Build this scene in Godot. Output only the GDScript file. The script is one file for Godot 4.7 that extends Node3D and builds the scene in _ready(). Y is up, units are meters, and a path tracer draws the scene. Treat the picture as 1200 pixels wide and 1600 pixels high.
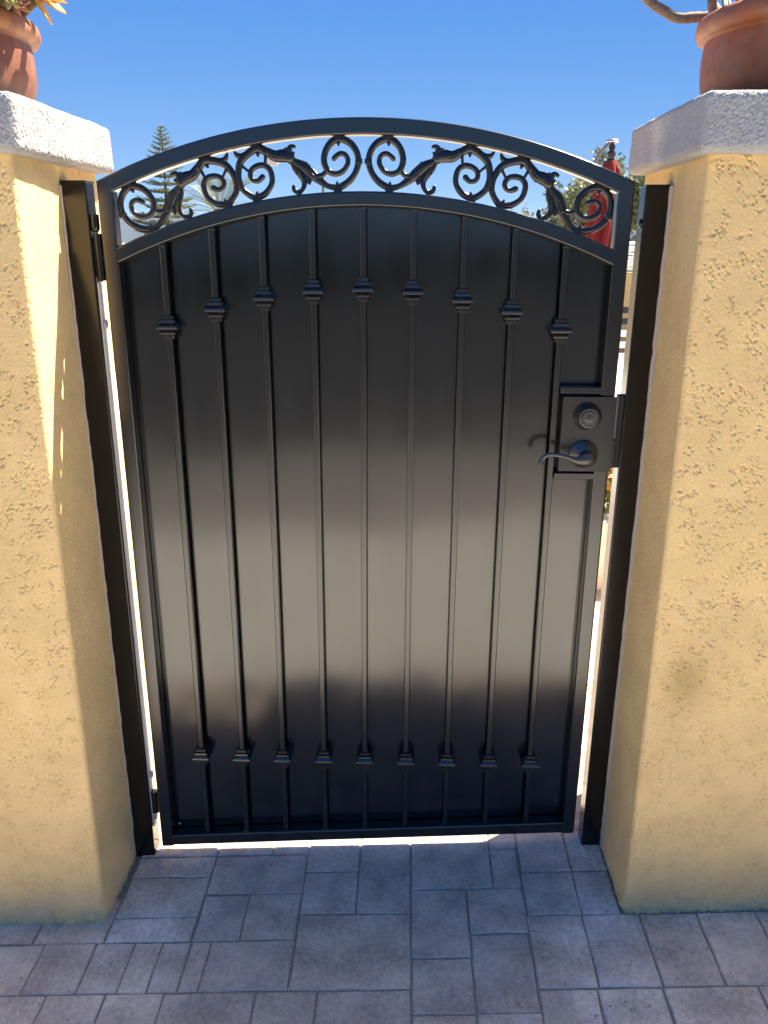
extends Node3D

const SLOPE := 0.06          # the paving rises towards the lock side
var rng := RandomNumberGenerator.new()
var taken := {}
var M := {}

# ---------------------------------------------------------------- mesh building
class MB:
	var v := PackedVector3Array()
	var n := PackedVector3Array()
	var c := PackedColorArray()
	var ix := PackedInt32Array()
	var tint := Color(1, 1, 1)

	func vert(p: Vector3, nn: Vector3) -> int:
		v.append(p); n.append(nn); c.append(tint)
		return v.size() - 1

	func tri(a: int, b: int, d: int) -> void:
		var g := (v[b] - v[a]).cross(v[d] - v[a])
		if g.dot(n[a] + n[b] + n[d]) > 0.0:
			ix.append(a); ix.append(d); ix.append(b)
		else:
			ix.append(a); ix.append(b); ix.append(d)

	func quad(a: int, b: int, d: int, e: int) -> void:
		tri(a, b, d); tri(a, d, e)

	func face(pts: Array, nn := Vector3.ZERO) -> void:
		var m := nn
		if m == Vector3.ZERO:
			m = (pts[1] - pts[0]).cross(pts[2] - pts[0]).normalized()
		var first := v.size()
		for p in pts:
			vert(p, m)
		for k in range(1, pts.size() - 1):
			tri(first, first + k, first + k + 1)

	# a box with rounded-off edges
	func box(size: Vector3, at: Vector3, bev := 0.002, turn := Basis.IDENTITY) -> void:
		var h := size * 0.5
		var b := minf(bev, minf(h.x, minf(h.y, h.z)) * 0.9)
		var id := {}
		for sx in [-1, 1]:
			for sy in [-1, 1]:
				for sz in [-1, 1]:
					var s := Vector3(sx, sy, sz)
					for ax in 3:
						var p := Vector3(sx * (h.x - b), sy * (h.y - b), sz * (h.z - b))
						var nn := Vector3.ZERO
						nn[ax] = s[ax]
						p[ax] = s[ax] * h[ax]
						id[[sx, sy, sz, ax]] = vert(at + turn * p, turn * nn)
		for ax in 3:
			var o1 := (ax + 1) % 3
			var o2 := (ax + 2) % 3
			for s in [-1, 1]:
				var q := []
				for k in [[-1, -1], [1, -1], [1, 1], [-1, 1]]:
					var key := [0, 0, 0, ax]
					key[ax] = s; key[o1] = k[0]; key[o2] = k[1]
					q.append(id[key])
				quad(q[0], q[1], q[2], q[3])
			for s1 in [-1, 1]:
				for s2 in [-1, 1]:
					var e := []
					for t in [[-1, o1], [1, o1], [1, o2], [-1, o2]]:
						var key := [0, 0, 0, t[1]]
						key[ax] = t[0]; key[o1] = s1; key[o2] = s2
						e.append(id[key])
					quad(e[0], e[1], e[2], e[3])
		for sx in [-1, 1]:
			for sy in [-1, 1]:
				for sz in [-1, 1]:
					tri(id[[sx, sy, sz, 0]], id[[sx, sy, sz, 1]], id[[sx, sy, sz, 2]])

	# rings of points with normals, joined
	func skin(rings: Array, norms: Array, closed := true) -> void:
		var m: int = rings[0].size()
		var first := v.size()
		for k in rings.size():
			for j in m:
				vert(rings[k][j], norms[k][j])
		var last := m if closed else m - 1
		for k in rings.size() - 1:
			for j in last:
				var a := first + k * m + j
				var b := first + k * m + (j + 1) % m
				quad(a, b, b + m, a + m)

	func cap(ring: Array, nn: Vector3) -> void:
		face(ring, nn)

	func lathe(prof: Array, segs: int, at: Vector3, turn := Basis.IDENTITY) -> void:
		# prof: Vector2(radius, height); a repeated point makes a sharp edge
		var rings := []
		var norms := []
		for k in prof.size():
			var a: Vector2 = prof[maxi(k - 1, 0)]
			var b: Vector2 = prof[mini(k + 1, prof.size() - 1)]
			if k > 0 and prof[k - 1] == prof[k]: a = prof[k]
			if k < prof.size() - 1 and prof[k + 1] == prof[k]: b = prof[k]
			var t := b - a
			var n2 := Vector2(t.y, -t.x).normalized()
			var r := []
			var nr := []
			for j in segs:
				var w := TAU * j / segs
				r.append(at + turn * Vector3(cos(w) * prof[k].x, prof[k].y, sin(w) * prof[k].x))
				nr.append(turn * Vector3(cos(w) * n2.x, n2.y, sin(w) * n2.x))
			rings.append(r); norms.append(nr)
		skin(rings, norms)

	# a rounded bar along a path; flat squashes it along `up`
	func tube(path: Array, radii: Array, segs := 8, flat := 1.0, up := Vector3.BACK, noise: FastNoiseLite = null, amp := 0.0) -> void:
		var rings := []
		var norms := []
		var m := path.size()
		var side := Vector3.ZERO
		for k in m:
			var t: Vector3 = (path[mini(k + 1, m - 1)] - path[maxi(k - 1, 0)]).normalized()
			var s: Vector3 = t.cross(up)
			if s.length() < 0.05:
				s = side if side != Vector3.ZERO else t.cross(Vector3(0.3, 0.2, 0.9))
			s = s.normalized()
			side = s
			var w := s.cross(t).normalized()
			var ends := [[0.0, 1.0]]
			if k == 0: ends = [[-0.85, 0.35], [-0.5, 0.8], [0.0, 1.0]]
			if k == m - 1: ends = [[0.0, 1.0], [0.5, 0.8], [0.85, 0.35]]
			for e in ends:
				var r := []
				var nr := []
				for j in segs:
					var q := TAU * j / segs
					var rad: float = radii[k]
					var off := s * cos(q) + w * sin(q) * flat
					var p: Vector3 = path[k] + t * e[0] * rad + off * rad * e[1]
					if noise: p += off * noise.get_noise_3dv(p) * amp
					r.append(p)
					nr.append((s * cos(q) * flat + w * sin(q) + t * e[0]).normalized())
				rings.append(r); norms.append(nr)
		skin(rings, norms)
		cap(rings[0], (path[0] - path[1]).normalized())
		cap(rings[-1], (path[m - 1] - path[m - 2]).normalized())

	func mesh() -> ArrayMesh:
		var a := []
		a.resize(Mesh.ARRAY_MAX)
		a[Mesh.ARRAY_VERTEX] = v
		a[Mesh.ARRAY_NORMAL] = n
		a[Mesh.ARRAY_COLOR] = c
		a[Mesh.ARRAY_INDEX] = ix
		var m := ArrayMesh.new()
		m.add_surface_from_arrays(Mesh.PRIMITIVE_TRIANGLES, a)
		return m

# a rounded rectangle as [points, normals]
func round_rect(w: float, h: float, r: float, seg := 3) -> Array:
	var p := []
	var n := []
	for q in [[1, 1, 0.0], [-1, 1, PI / 2], [-1, -1, PI], [1, -1, PI * 1.5]]:
		for k in seg + 1:
			var a: float = q[2] + PI / 2 * k / seg
			p.append(Vector2(q[0] * (w / 2 - r) + cos(a) * r, q[1] * (h / 2 - r) + sin(a) * r))
			n.append(Vector2(cos(a), sin(a)))
	return [p, n]

# ---------------------------------------------------------------- nodes
func numbered(called: String) -> String:
	var k: int = taken.get(called, -1) + 1
	taken[called] = k
	return called if k == 0 else "%s_%03d" % [called, k]

func tag(o: Node3D, label: String, category: String, group := "") -> Node3D:
	o.set_meta("label", label)
	o.set_meta("category", category)
	if group: o.set_meta("group", group)
	return o

func thing(called: String, label: String, category: String, at := Vector3.ZERO, group := "") -> Node3D:
	var o := Node3D.new()
	o.name = numbered(called)
	o.position = at
	add_child(o)
	return tag(o, label, category, group)

func part(called: String, mb, mat: Material, parent: Node3D, at := Vector3.ZERO) -> MeshInstance3D:
	var o := MeshInstance3D.new()
	if parent == self:
		o.name = numbered(called)
	else:
		var k := 0
		for ch in parent.get_children():
			if str(ch.name) == called or str(ch.name).begins_with(called + "_0") or str(ch.name).begins_with(called + "_1") or str(ch.name).begins_with(called + "_2"): k += 1
		o.name = called if k == 0 else "%s_%03d" % [called, k]
	o.mesh = mb.mesh() if mb is MB else mb
	o.material_override = mat
	o.position = at
	parent.add_child(o)
	return o

func structure(called: String, mb, mat: Material) -> MeshInstance3D:
	var o := part(called, mb, mat, self)
	o.set_meta("kind", "structure")
	return o

# ---------------------------------------------------------------- materials
func lin(r: float, g: float, b: float) -> Color:
	return Color(r, g, b).linear_to_srgb()

func noise(freq: float, s: int, oct := 4, kind := FastNoiseLite.TYPE_SIMPLEX_SMOOTH) -> FastNoiseLite:
	var f := FastNoiseLite.new()
	f.noise_type = kind
	f.frequency = freq
	f.seed = s
	f.fractal_type = FastNoiseLite.FRACTAL_FBM if oct > 1 else FastNoiseLite.FRACTAL_NONE
	f.fractal_octaves = oct
	return f

func grey_tex(freq: float, s: int, lo: float, hi: float, oct := 5, size := 512) -> ImageTexture:
	var im := noise(freq, s, oct).get_seamless_image(size, size)
	im.convert(Image.FORMAT_L8)
	var d := im.get_data()
	for i in d.size():
		d[i] = int(255.0 * lerpf(lo, hi, d[i] / 255.0))
	return ImageTexture.create_from_image(Image.create_from_data(size, size, false, Image.FORMAT_L8, d))

func mat(col: Color, rough: float, spec := 0.5, metal := 0.0) -> StandardMaterial3D:
	var m := StandardMaterial3D.new()
	m.albedo_color = col
	m.roughness = rough
	m.metallic_specular = spec
	m.metallic = metal
	return m

func world_map(m: StandardMaterial3D, tex: Texture2D, per_metre: float, bump: Texture2D = null, depth_cm := 0.0) -> StandardMaterial3D:
	m.uv1_triplanar = true
	m.uv1_world_triplanar = true
	m.uv1_scale = Vector3.ONE * per_metre
	if tex: m.albedo_texture = tex
	if bump:
		m.heightmap_enabled = true
		m.heightmap_texture = bump
		m.heightmap_scale = depth_cm
	return m

# slate-like relief for the pavers: broad cleft ridges under fine grain
func slate_tex(s: int) -> ImageTexture:
	var size := 512
	var a := noise(0.006, s, 4)
	a.fractal_type = FastNoiseLite.FRACTAL_RIDGED
	var ia := a.get_seamless_image(size, size)
	var ib := noise(0.02, s + 1, 5).get_seamless_image(size, size)
	var ic := noise(0.12, s + 2, 3).get_seamless_image(size, size)
	for im in [ia, ib, ic]: im.convert(Image.FORMAT_L8)
	var da := ia.get_data(); var db := ib.get_data(); var dc := ic.get_data()
	for i in da.size():
		da[i] = clampi(int(da[i] * 0.45 + db[i] * 0.4 + dc[i] * 0.15), 0, 255)
	return ImageTexture.create_from_image(Image.create_from_data(size, size, false, Image.FORMAT_L8, da))

func paver_albedo(s: int) -> ImageTexture:
	var size := 1024
	var ia := noise(0.004, s, 5).get_seamless_image(size, size)
	var ib := noise(0.03, s + 1, 4).get_seamless_image(size, size)
	var ic := noise(0.2, s + 2, 2).get_seamless_image(size, size)
	var sc := noise(0.012, s + 3, 3)
	sc.fractal_type = FastNoiseLite.FRACTAL_RIDGED
	var id := sc.get_seamless_image(size, size)
	for im in [ia, ib, ic, id]: im.convert(Image.FORMAT_L8)
	var da := ia.get_data(); var db := ib.get_data(); var dc := ic.get_data(); var dd := id.get_data()
	for i in da.size():
		var t := 216.0 + (da[i] - 128) * 0.26 + (db[i] - 128) * 0.20 + (dc[i] - 128) * 0.45
		if db[i] > 122 and db[i] < 126 and da[i] > 128: t -= 26.0      # thin dark clefts
		if dd[i] > 228 and dc[i] > 118: t += (dd[i] - 228) * 3.0
		if dc[i] > 186: t += (dc[i] - 186) * 2.0        # pale specks     # pale scratches and mortar smears
		da[i] = clampi(int(t), 40, 250)
	return ImageTexture.create_from_image(Image.create_from_data(size, size, false, Image.FORMAT_L8, da))

func materials() -> void:
	# black semi-gloss powder coat
	var scuffs := grey_tex(0.01, 35, 0.72, 1.0, 6)
	M.black = mat(lin(0.0035, 0.0035, 0.004), 0.20, 0.68)
	M.sheet = mat(lin(0.006, 0.006, 0.0065), 0.185, 0.80)
	M.sheet.albedo_texture = grey_tex(0.09, 37, 0.25, 1.0, 5)
	M.sheet.roughness_texture = scuffs
	world_map(M.sheet, null, 1.0)
	M.sheet.uv1_scale = Vector3(3.0, 0.35, 3.0)
	M.lock = mat(lin(0.006, 0.006, 0.007), 0.28, 0.6)
	M.bronze = mat(lin(0.02, 0.018, 0.017), 0.32, 0.7)
	M.cast = mat(lin(0.0035, 0.0035, 0.004), 0.27, 0.58)
	M.post = mat(lin(0.0035, 0.0035, 0.004), 0.20, 0.5)
	M.steel = mat(lin(0.46, 0.43, 0.40), 0.55, 0.5, 0.0)  # bolts, and the pale bar painted as the sunlit post side
	M.chrome = mat(lin(0.55, 0.55, 0.55), 0.25, 0.5, 0.9)
	# stucco: the colour varies per vertex, the grain is fine relief
	var grain := grey_tex(0.11, 41, 0.0, 1.0, 4)
	M.stucco = mat(Color.WHITE, 0.95, 0.3)
	M.stucco.vertex_color_use_as_albedo = true
	world_map(M.stucco, grey_tex(0.06, 43, 0.94, 1.0, 5), 3.3, grain, 0.08)
	M.cap = mat(Color.WHITE, 0.95, 0.3)
	M.cap.vertex_color_use_as_albedo = true
	world_map(M.cap, grey_tex(0.05, 47, 0.93, 1.0, 5), 3.1, grain, 0.10)
	M.caulk = mat(lin(0.44, 0.36, 0.28), 0.85)
	# pavers
	var pa := paver_albedo(53)
	var pb := slate_tex(59)
	M.pavers = []
	for col in [lin(0.90, 0.74, 0.61), lin(0.82, 0.685, 0.575), lin(0.94, 0.785, 0.655), lin(0.93, 0.75, 0.60), lin(0.98, 0.82, 0.69), lin(0.86, 0.715, 0.60)]:
		var m := mat(col, 0.52, 0.5)
		m.vertex_color_use_as_albedo = true
		world_map(m, pa, 1.9, pb, 0.75)
		M.pavers.append(m)
	M.sand = world_map(mat(lin(0.52, 0.45, 0.39), 0.95, 0.3), grey_tex(0.15, 61, 0.45, 1.0, 4), 4.0, grain, 0.2)
	M.drive = world_map(mat(lin(0.66, 0.635, 0.60), 0.9, 0.3), grey_tex(0.02, 63, 0.8, 1.0, 6), 0.6, grain, 0.1)
	M.apron = world_map(mat(lin(0.32, 0.305, 0.29), 0.9, 0.3), grey_tex(0.02, 64, 0.7, 1.0, 6), 0.8)
	M.road = world_map(mat(lin(0.064, 0.067, 0.078), 0.9, 0.3), grey_tex(0.1, 65, 0.6, 1.0, 4), 1.0)
	M.earth = world_map(mat(lin(0.34, 0.28, 0.19), 0.95, 0.3), grey_tex(0.02, 67, 0.6, 1.0, 6), 0.2)
	M.lawn = world_map(mat(lin(0.055, 0.075, 0.030), 0.95, 0.3), grey_tex(0.05, 69, 0.6, 1.0, 5), 0.5)
	M.hill = mat(lin(0.16, 0.18, 0.17), 1.0, 0.2)
	# pots and plants
	M.clay = mat(Color.WHITE, 0.55, 0.45)
	M.clay.vertex_color_use_as_albedo = true
	world_map(M.clay, grey_tex(0.02, 71, 0.78, 1.0, 5), 3.0, grain, 0.03)
	M.soil = mat(lin(0.06, 0.045, 0.03), 1.0, 0.2)
	M.plant = mat(Color.WHITE, 0.45, 0.45)
	M.plant.vertex_color_use_as_albedo = true
	M.plant.backlight_enabled = true
	M.plant.backlight = Color(0.35, 0.35, 0.35)
	M.bark = mat(Color.WHITE, 0.8, 0.35)
	M.bark.vertex_color_use_as_albedo = true
	world_map(M.bark, grey_tex(0.03, 73, 0.6, 1.0, 5), 6.0, grain, 0.12)
	M.leaf = mat(Color.WHITE, 0.5, 0.4)
	M.leaf.vertex_color_use_as_albedo = true
	M.leaf.backlight_enabled = true
	M.leaf.backlight = Color(0.5, 0.5, 0.5)
	# things behind
	M.red = mat(lin(0.22, 0.030, 0.027), 0.85, 0.3)
	M.red.backlight_enabled = true
	M.red.backlight = Color(0.25, 0.25, 0.25)
	world_map(M.red, grey_tex(0.2, 75, 0.85, 1.0, 2), 6.0)
	M.grey = mat(lin(0.20, 0.20, 0.20), 0.5, 0.5)
	M.white = mat(lin(0.78, 0.77, 0.74), 0.7, 0.4)
	M.tan = world_map(mat(lin(0.58, 0.42, 0.20), 0.9, 0.3), grey_tex(0.03, 77, 0.85, 1.0, 5), 1.5, grain, 0.15)
	M.dark = mat(lin(0.03, 0.03, 0.03), 0.6, 0.4)
	M.lens = mat(lin(0.7, 0.68, 0.6), 0.3, 0.5)

# ---------------------------------------------------------------- the scene
func _ready() -> void:
	rng.seed = 7
	# camera
	var cam := Camera3D.new()
	cam.name = "camera"
	cam.position = Vector3(0.0931, 1.4963, 1.7169)
	cam.rotation = Vector3(-0.3208, 0.0286, 0.0046)
	cam.fov = 64.55
	cam.near = 0.05
	cam.far = 4000.0
	add_child(cam)
	cam.make_current()
	# sky
	var exposure := 4.7
	var sky := ProceduralSkyMaterial.new()
	sky.sky_top_color = lin(0.04 / exposure, 0.245 / exposure, 0.79 / exposure)
	sky.sky_horizon_color = lin(0.34 / exposure, 0.65 / exposure, 1.0 / exposure)
	sky.sky_curve = 0.09
	sky.sun_angle_max = 50.0
	sky.sun_curve = 0.32
	sky.ground_bottom_color = lin(0.1, 0.09, 0.08)
	sky.ground_horizon_color = lin(0.16, 0.18, 0.2)
	var env := Environment.new()
	env.background_mode = Environment.BG_SKY
	env.sky = Sky.new()
	env.sky.sky_material = sky
	env.tonemap_mode = Environment.TONE_MAPPER_LINEAR
	env.tonemap_exposure = exposure
	env.fog_enabled = true
	env.fog_density = 0.0002
	env.fog_light_color = Color(0.80, 0.88, 1.0)
	env.sdfgi_enabled = true
	env.ssao_enabled = true
	env.ssil_enabled = true
	var we := WorldEnvironment.new()
	we.name = "environment"
	we.environment = env
	add_child(we)
	# sun: behind the gate, to the right
	var sun := DirectionalLight3D.new()
	sun.name = "sun"
	sun.light_energy = 1.6
	sun.light_color = Color(1.0, 0.95, 0.86)
	sun.light_angular_distance = 0.5
	sun.shadow_enabled = true
	add_child(sun)
	sun.look_at_from_position(Vector3(1.6, 3.0, -1.0) * 10.0, Vector3.ZERO)
	materials()

	setting()
	pillars()
	posts()
	gate()
	grit()
	pots()
	beyond()

# height of the paving plane
func gy(x: float) -> float:
	return SLOPE * clampf(x, -2.6, 2.6)

# ---------------------------------------------------------------- ground
func sheet(xs: Array, zs: Array, drop: float) -> MB:
	var mb := MB.new()
	var nz := zs.size()
	for x in xs:
		for z in zs:
			mb.vert(Vector3(x, gy(x) + drop, z), Vector3.UP)
	for i in xs.size() - 1:
		for j in nz - 1:
			var a := i * nz + j
			mb.quad(a, a + 1, a + nz + 1, a + nz)
	return mb

func paver_mesh(mb: MB, x0: float, x1: float, z0: float, z1: float) -> void:
	var g := 0.0011
	x0 += g; x1 -= g; z0 += g; z1 -= g
	var rise := rng.randf_range(-0.0012, 0.0012)
	var tx := rng.randf_range(-0.006, 0.006)
	var tz := rng.randf_range(-0.006, 0.006)
	var cx := (x0 + x1) / 2
	var cz := (z0 + z1) / 2
	var nx := maxi(2, roundi((x1 - x0) / 0.042))
	var nz := maxi(2, roundi((z1 - z0) / 0.042))
	var inset := rng.randf_range(0.0040, 0.0055)
	var first := mb.v.size()
	for i in nx + 1:
		for j in nz + 1:
			var x := lerpf(x0 + inset, x1 - inset, float(i) / nx)
			var z := lerpf(z0 + inset, z1 - inset, float(j) / nz)
			if i == 0 or i == nx: x += rng.randf_range(-0.0012, 0.0012)
			if j == 0 or j == nz: z += rng.randf_range(-0.0012, 0.0012)
			mb.tint = pale_strips(x, z)
			mb.vert(Vector3(x, gy(x) + rise + tx * (x - cx) + tz * (z - cz) + rng.randf_range(-0.0004, 0.0004), z), Vector3(-SLOPE, 1, 0).normalized())
	for i in nx:
		for j in nz:
			var a := first + i * (nz + 1) + j
			mb.quad(a, a + 1, a + nz + 2, a + nz + 1)
	# the worn arris and the sides, round the top
	var loop := []
	for i in nx: loop.append([first + i * (nz + 1), Vector2(0, -1)])
	for j in nz: loop.append([first + nx * (nz + 1) + j, Vector2(1, 0)])
	for i in nx: loop.append([first + (nx - i) * (nz + 1) + nz, Vector2(0, 1)])
	for j in nz: loop.append([first + nz - j, Vector2(-1, 0)])
	var m := loop.size()
	var edge := []
	for k in m:
		var p := mb.v[loop[k][0]]
		var o: Vector2 = loop[k][1] + loop[(k + m - 1) % m][1]
		o = Vector2(clampf(o.x, -1, 1), clampf(o.y, -1, 1)) * 0.92
		edge.append(Vector3(p.x + o.x * inset, p.y - rng.randf_range(0.0022, 0.0036), p.z + o.y * inset))
	for k in m:
		var j := (k + 1) % m
		var dirn: Vector2 = loop[k][1]
		var side := Vector3(dirn.x, 0, dirn.y)
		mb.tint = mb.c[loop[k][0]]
		var d := mb.vert(edge[j], (side + Vector3.UP * 0.5).normalized())
		var e := mb.vert(edge[k], (side + Vector3.UP * 0.5).normalized())
		mb.quad(loop[k][0], loop[j][0], d, e)
		var f := mb.vert(edge[k], side)
		var g2 := mb.vert(edge[j], side)
		var h := mb.vert(edge[j] - Vector3(0, 0.026, 0), side)
		var i2 := mb.vert(edge[k] - Vector3(0, 0.026, 0), side)
		mb.quad(f, g2, h, i2)

# two paler strips on the pavers, leading out from the post footings
var strip_noise := noise(9.0, 151, 3)
func pale_strips(x: float, z: float) -> Color:
	var w := strip_noise.get_noise_2d(x, z)
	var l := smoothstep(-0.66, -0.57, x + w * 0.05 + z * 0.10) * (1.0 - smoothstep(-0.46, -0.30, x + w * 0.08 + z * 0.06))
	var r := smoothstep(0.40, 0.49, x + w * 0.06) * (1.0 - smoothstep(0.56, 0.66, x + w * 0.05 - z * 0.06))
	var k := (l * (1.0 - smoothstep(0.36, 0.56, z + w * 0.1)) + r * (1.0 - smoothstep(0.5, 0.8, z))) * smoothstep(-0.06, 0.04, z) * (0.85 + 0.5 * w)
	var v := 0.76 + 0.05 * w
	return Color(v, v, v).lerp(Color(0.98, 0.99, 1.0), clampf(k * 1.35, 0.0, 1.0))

func paver_rows(out: Array, x0: float, x1: float, zs: Array) -> void:
	for r in zs.size() - 1:
		var x := x0
		while x < x1 - 0.01:
			var w: float = [0.133, 0.2, 0.2, 0.267, 0.133, 0.067][rng.randi_range(0, 5)]
			if x1 - x - w < 0.06: w = x1 - x
			out.append([x, x + w, zs[r], zs[r + 1]])
			x += w

func setting() -> void:
	# land to the horizon, with the street and the driveway behind the photographer
	var land := MB.new()
	land.face([Vector3(-2500, -0.30, -2500), Vector3(2500, -0.30, -2500), Vector3(2500, -0.30, 2500), Vector3(-2500, -0.30, 2500)], Vector3.UP)
	structure("ground", land, M.earth)
	structure("sidewalk", sheet([-30.0, -2.6, 2.6, 30.0], [0.842, 2.5], -0.004), M.drive)  # unseen bands; extents and tones set for the gate panel reflection
	structure("driveway", sheet([-9.0, -2.6, 2.6, 9.0], [2.5, 4.4], -0.012), M.apron)
	structure("road", sheet([-60.0, -2.6, 2.6, 60.0], [4.4, 22.5], -0.06), M.road)
	structure("lawn", sheet([-80.0, -2.6, 2.6, 80.0], [22.5, 120.0], -0.02), M.lawn)
	structure("patio", sheet([-9.0, -2.6, 2.6, 9.0], [-9.0, -3.2], -0.012), M.drive)
	var hedge := thing("added_hedge", "unseen dark green hedge across the road, added to darken the panel reflection", "hedge", Vector3(0, -0.3, 24.0))  # added out of view to darken what the gate panel reflects
	var leaves := MB.new()
	for k in 9000:
		leaves.tint = Color(0.035, 0.05, 0.02).lerp(Color(0.06, 0.08, 0.03), rng.randf())
		var d := rand_dir()
		leaf_quad(leaves, Vector3(rng.randf_range(-34, 34), 2.3 * sqrt(rng.randf()), rng.randf_range(-0.9, 0.0)), d, d.cross(rand_dir()).normalized(), 0.42, 0.10)
	part("foliage", leaves, M.leaf, hedge)
	leaves = MB.new()
	leaves.tint = Color(0.03, 0.035, 0.02)
	leaves.box(Vector3(68, 2.1, 1.2), Vector3(0, 1.05, 0.4), 0.2)
	part("core", leaves, M.bark, hedge)
	# hills in the haze
	var hn := noise(0.004, 91, 4)
	var hb := MB.new()
	var rows := [[], []]
	for k in 121:
		var a := lerpf(-PI * 0.95, -PI * 0.05, k / 120.0)
		var d := 1500.0
		var p := Vector3(cos(a) * d, 0, sin(a) * d)
		var hgt := 30.0 + 22.0 * hn.get_noise_1d(k * 9.0) + 14.0 * hn.get_noise_1d(k * 40.0)
		rows[0].append(p + Vector3(0, hgt, 0))
		rows[1].append(p * 0.8 + Vector3(0, -1, 0))
	for k in 121:
		var nn := Vector3(-rows[0][k].x, 400, -rows[0][k].z).normalized()
		hb.vert(rows[0][k], nn)
		hb.vert(rows[1][k], nn)
	for k in 120:
		hb.quad(k * 2, k * 2 + 1, k * 2 + 3, k * 2 + 2)
	structure("hills", hb, M.hill)

	# the bed that shows in the joints, and the pavers one by one
	var bed := structure("pavement", sheet([-9.0, -2.6, 2.6, 9.0], [-3.2, 0.84], -0.0034), M.sand)
	var a := -0.06
	var b := 0.007
	var d := 0.079
	var e := 0.14
	var f := 0.208
	var g := 0.279
	var h := 0.413
	var laid := [
		[-0.590, -0.388, a, b], [-0.590, -0.388, b, d], [-0.590, -0.388, d, f], [-0.590, -0.388, f, g], [-0.758, -0.590, 0.145, g], [-0.930, -0.758, 0.145, g], [-1.064, -0.930, 0.145, g],
		[-0.388, -0.240, a, b], [-0.240, -0.147, a, b], [-0.388, -0.147, b, e],
		[-0.385, -0.274, e, g], [-0.274, -0.147, e, g],
		[-0.725, -0.604, g, h], [-0.604, -0.514, g, h], [-0.514, -0.450, g, h], [-0.450, -0.383, g, h], [-0.383, -0.338, g, h], [-0.338, -0.145, g, h],
		[-0.147, -0.013, a, 0.071], [-0.147, -0.013, 0.071, f], [-0.145, 0.118, f, h], [-0.013, 0.118, a, f],
		[0.118, 0.318, a, 0.138], [0.318, 0.389, a, 0.005], [0.318, 0.385, 0.005, 0.138],
		[0.118, 0.250, 0.138, 0.337], [0.250, 0.384, 0.138, 0.273], [0.250, 0.381, 0.273, 0.473], [0.118, 0.250, 0.337, 0.473],
		[0.389, 0.514, a, 0.088], [0.387, 0.512, 0.088, 0.224], [0.514, 0.600, a, 0.088], [0.512, 0.600, 0.088, 0.224],
		[0.382, 0.509, 0.224, 0.418], [0.509, 0.639, 0.224, 0.418], [0.639, 0.768, 0.224, 0.418], [0.768, 0.900, 0.224, 0.418],
		[0.381, 0.503, 0.418, 0.545], [0.503, 0.637, 0.418, 0.545], [0.637, 0.830, 0.418, 0.545], [0.830, 0.964, 0.418, 0.545],
		[-0.930, -0.725, g, h], [-0.930, -0.797, h, 0.545], [-0.797, -0.664, h, 0.545], [-0.664, -0.535, h, 0.545], [-0.535, -0.408, h, 0.545],
		[-0.408, -0.211, h, 0.545], [-0.211, -0.081, h, 0.545], [-0.081, 0.118, h, 0.545], [0.118, 0.249, 0.473, 0.675], [0.249, 0.381, 0.473, 0.675],
		[0.900, 1.034, 0.224, 0.418], [-1.064, -0.930, g, h]]
	paver_rows(laid, -1.064, 0.118, [0.545, 0.675])
	paver_rows(laid, 0.381, 1.064, [0.545, 0.675])
	paver_rows(laid, -1.064, 1.064, [0.675, 0.84])
	paver_rows(laid, -0.596, 0.600, [-0.39, -0.257, -0.127, a])
	for q in laid:
		var mb := MB.new()
		paver_mesh(mb, q[0], q[1], q[2], q[3])
		part("paver", mb, M.pavers[rng.randi_range(0, 5)], bed)
	# the rest of the paving, past what can be told apart
	var far := []
	paver_rows(far, -2.6, -1.064, [0.145, 0.279, 0.413, 0.545, 0.675, 0.84])
	paver_rows(far, 1.064, 2.6, [0.145, 0.279, 0.413, 0.545, 0.675, 0.84])
	var zs := []
	for k in 22: zs.append(-3.19 + k * 0.1333)
	zs[21] = -0.39
	paver_rows(far, -2.6, 2.6, zs)
	var rest := MB.new()
	for q in far: paver_mesh(rest, q[0], q[1], q[2], q[3])
	part("outer_pavers", rest, M.pavers[0], bed).set_meta("kind", "stuff")

func grit() -> void:
	var mb := MB.new()
	for k in 900:
		var x := rng.randf_range(-0.95, 0.95)
		var z := rng.randf_range(-0.05, 0.55)
		if k < 220:      # drifts along the foot of the pillars
			x = (0.6 - absf(rng.randfn()) * 0.03) * (1.0 if k % 2 else -1.0)
			z = rng.randf_range(0.0, 0.22)
			if k % 3 == 0:
				x = rng.randf_range(0.58, 0.95) * (1.0 if k % 2 else -1.0)
				z = 0.224 + absf(rng.randfn()) * 0.018
		elif absf(x) > 0.595 and z < 0.224: continue
		var r := rng.randf_range(0.0005, 0.0016)
		mb.tint = [Color(0.55, 0.52, 0.47), Color(0.5, 0.36, 0.19), Color(0.62, 0.6, 0.56), Color(0.44, 0.40, 0.36)][k % 4]
		mb.box(Vector3(r * 2, r * 1.2, r * rng.randf_range(1.4, 3.0)), Vector3(x, gy(x) + r * 0.4, z), r * 0.3, Basis(Vector3.UP, rng.randf() * TAU))
	var o := part("grit", mb, M.bark, self)
	o.set_meta("kind", "stuff")
	tag(o, "sandy grit scattered over the paving and along the pillar bases", "grit")

# ---------------------------------------------------------------- pillars
var trowel := noise(56.0, 101, 3)
var mask := noise(7.0, 103, 2)
var patch := noise(24.0, 109, 2)
var sandy := noise(190.0, 105, 2)
var bulge := noise(3.0, 107, 2)

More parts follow.
